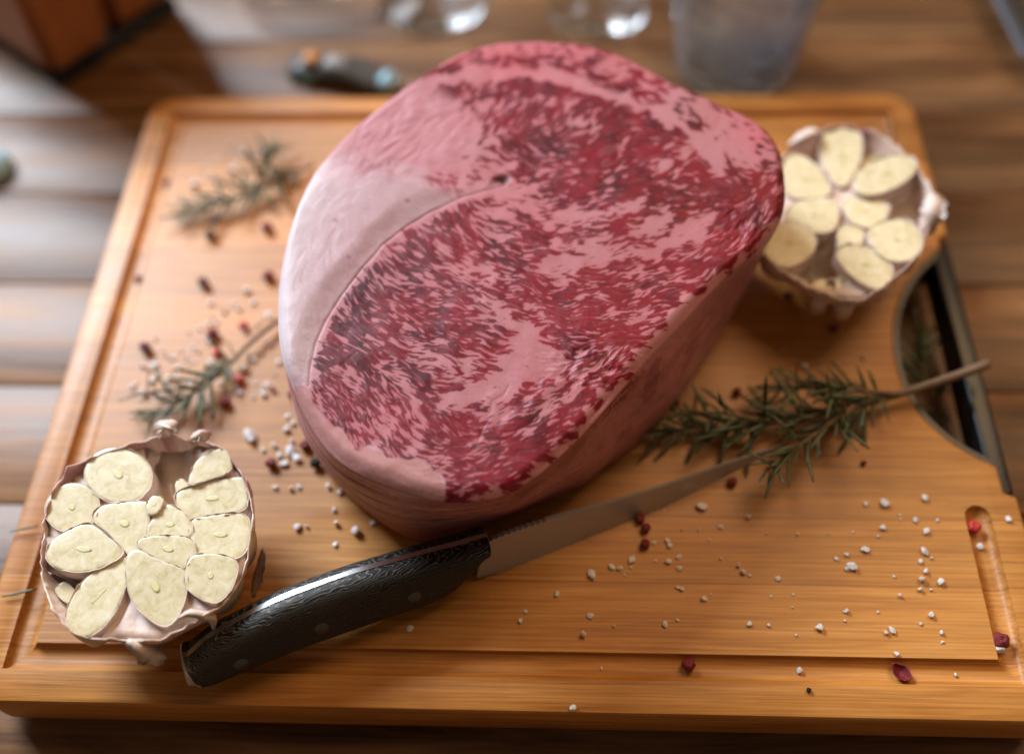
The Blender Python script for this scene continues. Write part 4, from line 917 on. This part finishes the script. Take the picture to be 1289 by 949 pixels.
# small dark printed packet
pk0, pk1 = U(368, 88, TZ), U(500, 112, TZ); pm = (pk0 + pk1) / 2; pdv = pk1 - pk0; pl_ = np.linalg.norm(pdv); pan = math.atan2(pdv[1], pdv[0])
pk = thing('small_packet', 'small dark printed packet with orange patch and pale blue end behind the board', 'packet', (pm[0], pm[1], TZ)); pk.rotation_euler = (0, 0, pan)
def pillow(lx, ly, lz, x0, seed, ends=.25):
    r = random.Random(seed); rg = []
    for i in range(13):
        u = i / 12; e = max(ends, math.sin(math.pi * min(max(u, .06), .94)) ** .35); w = ly / 2 * (1 + r.uniform(-.07, .07)); h = lz * e * (1 + r.uniform(-.12, .12))
        rg.append([(x0 + (u - .5) * lx, w * math.cos(q), max(.0004, h * (.5 + .5 * math.sin(q)))) for q in np.linspace(0, 6.283, 14, endpoint=False)])
    v, f = loft(rg); return fix(mesh('pillow', v, f))
link('wrapper', pillow(pl_ * .84, .020, .013, -pl_ * .06, 1), MT['packet'], pk)
link('end_cap', pillow(pl_ * .14, .013, .010, pl_ * .42, 2, .7), MT['blue'], pk)
def patch(name, x0, y0, sx, sy, z, mat):
    v, f = loft([[(x0 + sx * math.cos(q) * s, y0 + sy * math.sin(q) * s, z + h - .25 * ((y0 + sy * math.sin(q) * s) ** 2) / .01) for q in np.linspace(0, 6.283, 18, endpoint=False)] for s, h in ((1, -.0006), (.9, .0004), (.05, .0006))]); link(name, fix(mesh(name, v, f)), MT[mat], pk)
patch('orange_patch', -pl_ * .27, -.001, .0055, .0055, .0133, 'orange'); patch('grey_patch', -pl_ * .05, -.001, .0062, .0065, .0135, 'grey'); patch('teal_patch', -pl_ * .27, -.0088, .006, .003, .0085, 'teal')
# knife block
kb = U(78, 118, TZ); blk = thing('knife_block', 'dark reddish brown wooden knife block on black base at the table edge', 'knife block', (kb[0], kb[1], TZ)); blk.rotation_euler = (0, 0, math.radians(-38))
def slab(name, pts, y0, y1, mat, bev=.004):
    v = [(x, y0, z) for x, z in pts] + [(x, y1, z) for x, z in pts]; n = len(pts); f = [tuple(range(n))[::-1], tuple(range(n, 2 * n))] + [(i, (i + 1) % n, n + (i + 1) % n, n + i) for i in range(n)]
    me = fix(mesh(name, v, f)); bm = bmesh.new(); bm.from_mesh(me); bmesh.ops.bevel(bm, geom=bm.edges[:], offset=bev, segments=3, affect='EDGES'); bm.to_mesh(me); bm.free(); return link(name, me, MT[mat], blk, sharp=50)
slab('base', [(-.118, 0), (-.003, 0), (-.003, .009), (-.118, .009)], .003, .093, 'rubber', .002)
slab('body', [(-.12, .0092), (.0, .0092), (.012, .135), (-.075, .190)], .0, .045, 'blockwood', .006)
slab('rear_body', [(-.12, .0092), (-.004, .0092), (.010, .150), (-.075, .205)], .048, .096, 'blockwood', .006)
bx = U(-12, 215, TZ); st = thing('steel_lid', 'shiny bluish metal lid edge beside the knife block', 'lid', tuple(bx))
v, f = lathe([(.0005, .012), (.006, .011), (.010, .008), (.0125, .004), (.013, 0), (.012, 0), (.0005, .0005)], 32); lo_ = link('lid_body', fix(mesh('lid', v, f)), MT['blue'], st)
# dark tray, far right
tr = U(1262, 60, TZ); ty = thing('baking_tray', 'dark metal tray with raised grey rim on the table beyond the board', 'tray', (tr[0], tr[1], TZ)); ty.rotation_euler = (0, 0, math.radians(5))
def rr_loop(x0, x1, y0, y1, r, z): return [(px, py, z) for px, py in corner(x0 + r, y0 + r, r, math.pi, 6) + corner(x1 - r, y0 + r, r, 1.5 * math.pi, 6) + corner(x1 - r, y1 - r, r, 0, 6) + corner(x0 + r, y1 - r, r, .5 * math.pi, 6)]
X0, X1, Ya, Yb = .0, .22, -.030, .26
v, f = loft([rr_loop(X0 + .012, X1 - .012, Ya + .012, Yb - .012, .010, .0), rr_loop(X0 + .004, X1 - .004, Ya + .004, Yb - .004, .012, .012), rr_loop(X0, X1, Ya, Yb, .014, .0135), rr_loop(X0 - .001, X1 + .001, Ya - .001, Yb + .001, .014, .0125), rr_loop(X0, X1, Ya, Yb, .014, .0145), rr_loop(X0 + .005, X1 - .005, Ya + .005, Yb - .005, .012, .0135), rr_loop(X0 + .007, X1 - .007, Ya + .007, Yb - .007, .011, .0125)], True, False)
link('rim', fix(mesh('rim', v, f)), MT['tray'], ty, sharp=50)
v, f = loft([rr_loop(X0 + .0072, X1 - .0072, Ya + .0072, Yb - .0072, .011, .0124), rr_loop(X0 + .014, X1 - .014, Ya + .014, Yb - .014, .009, .0016), rr_loop(X0 + .03, X1 - .03, Ya + .03, Yb - .03, .004, .0012)], False, True); link('inside', fix(mesh('inside', v, f)), MT['trayin'], ty, sharp=50)
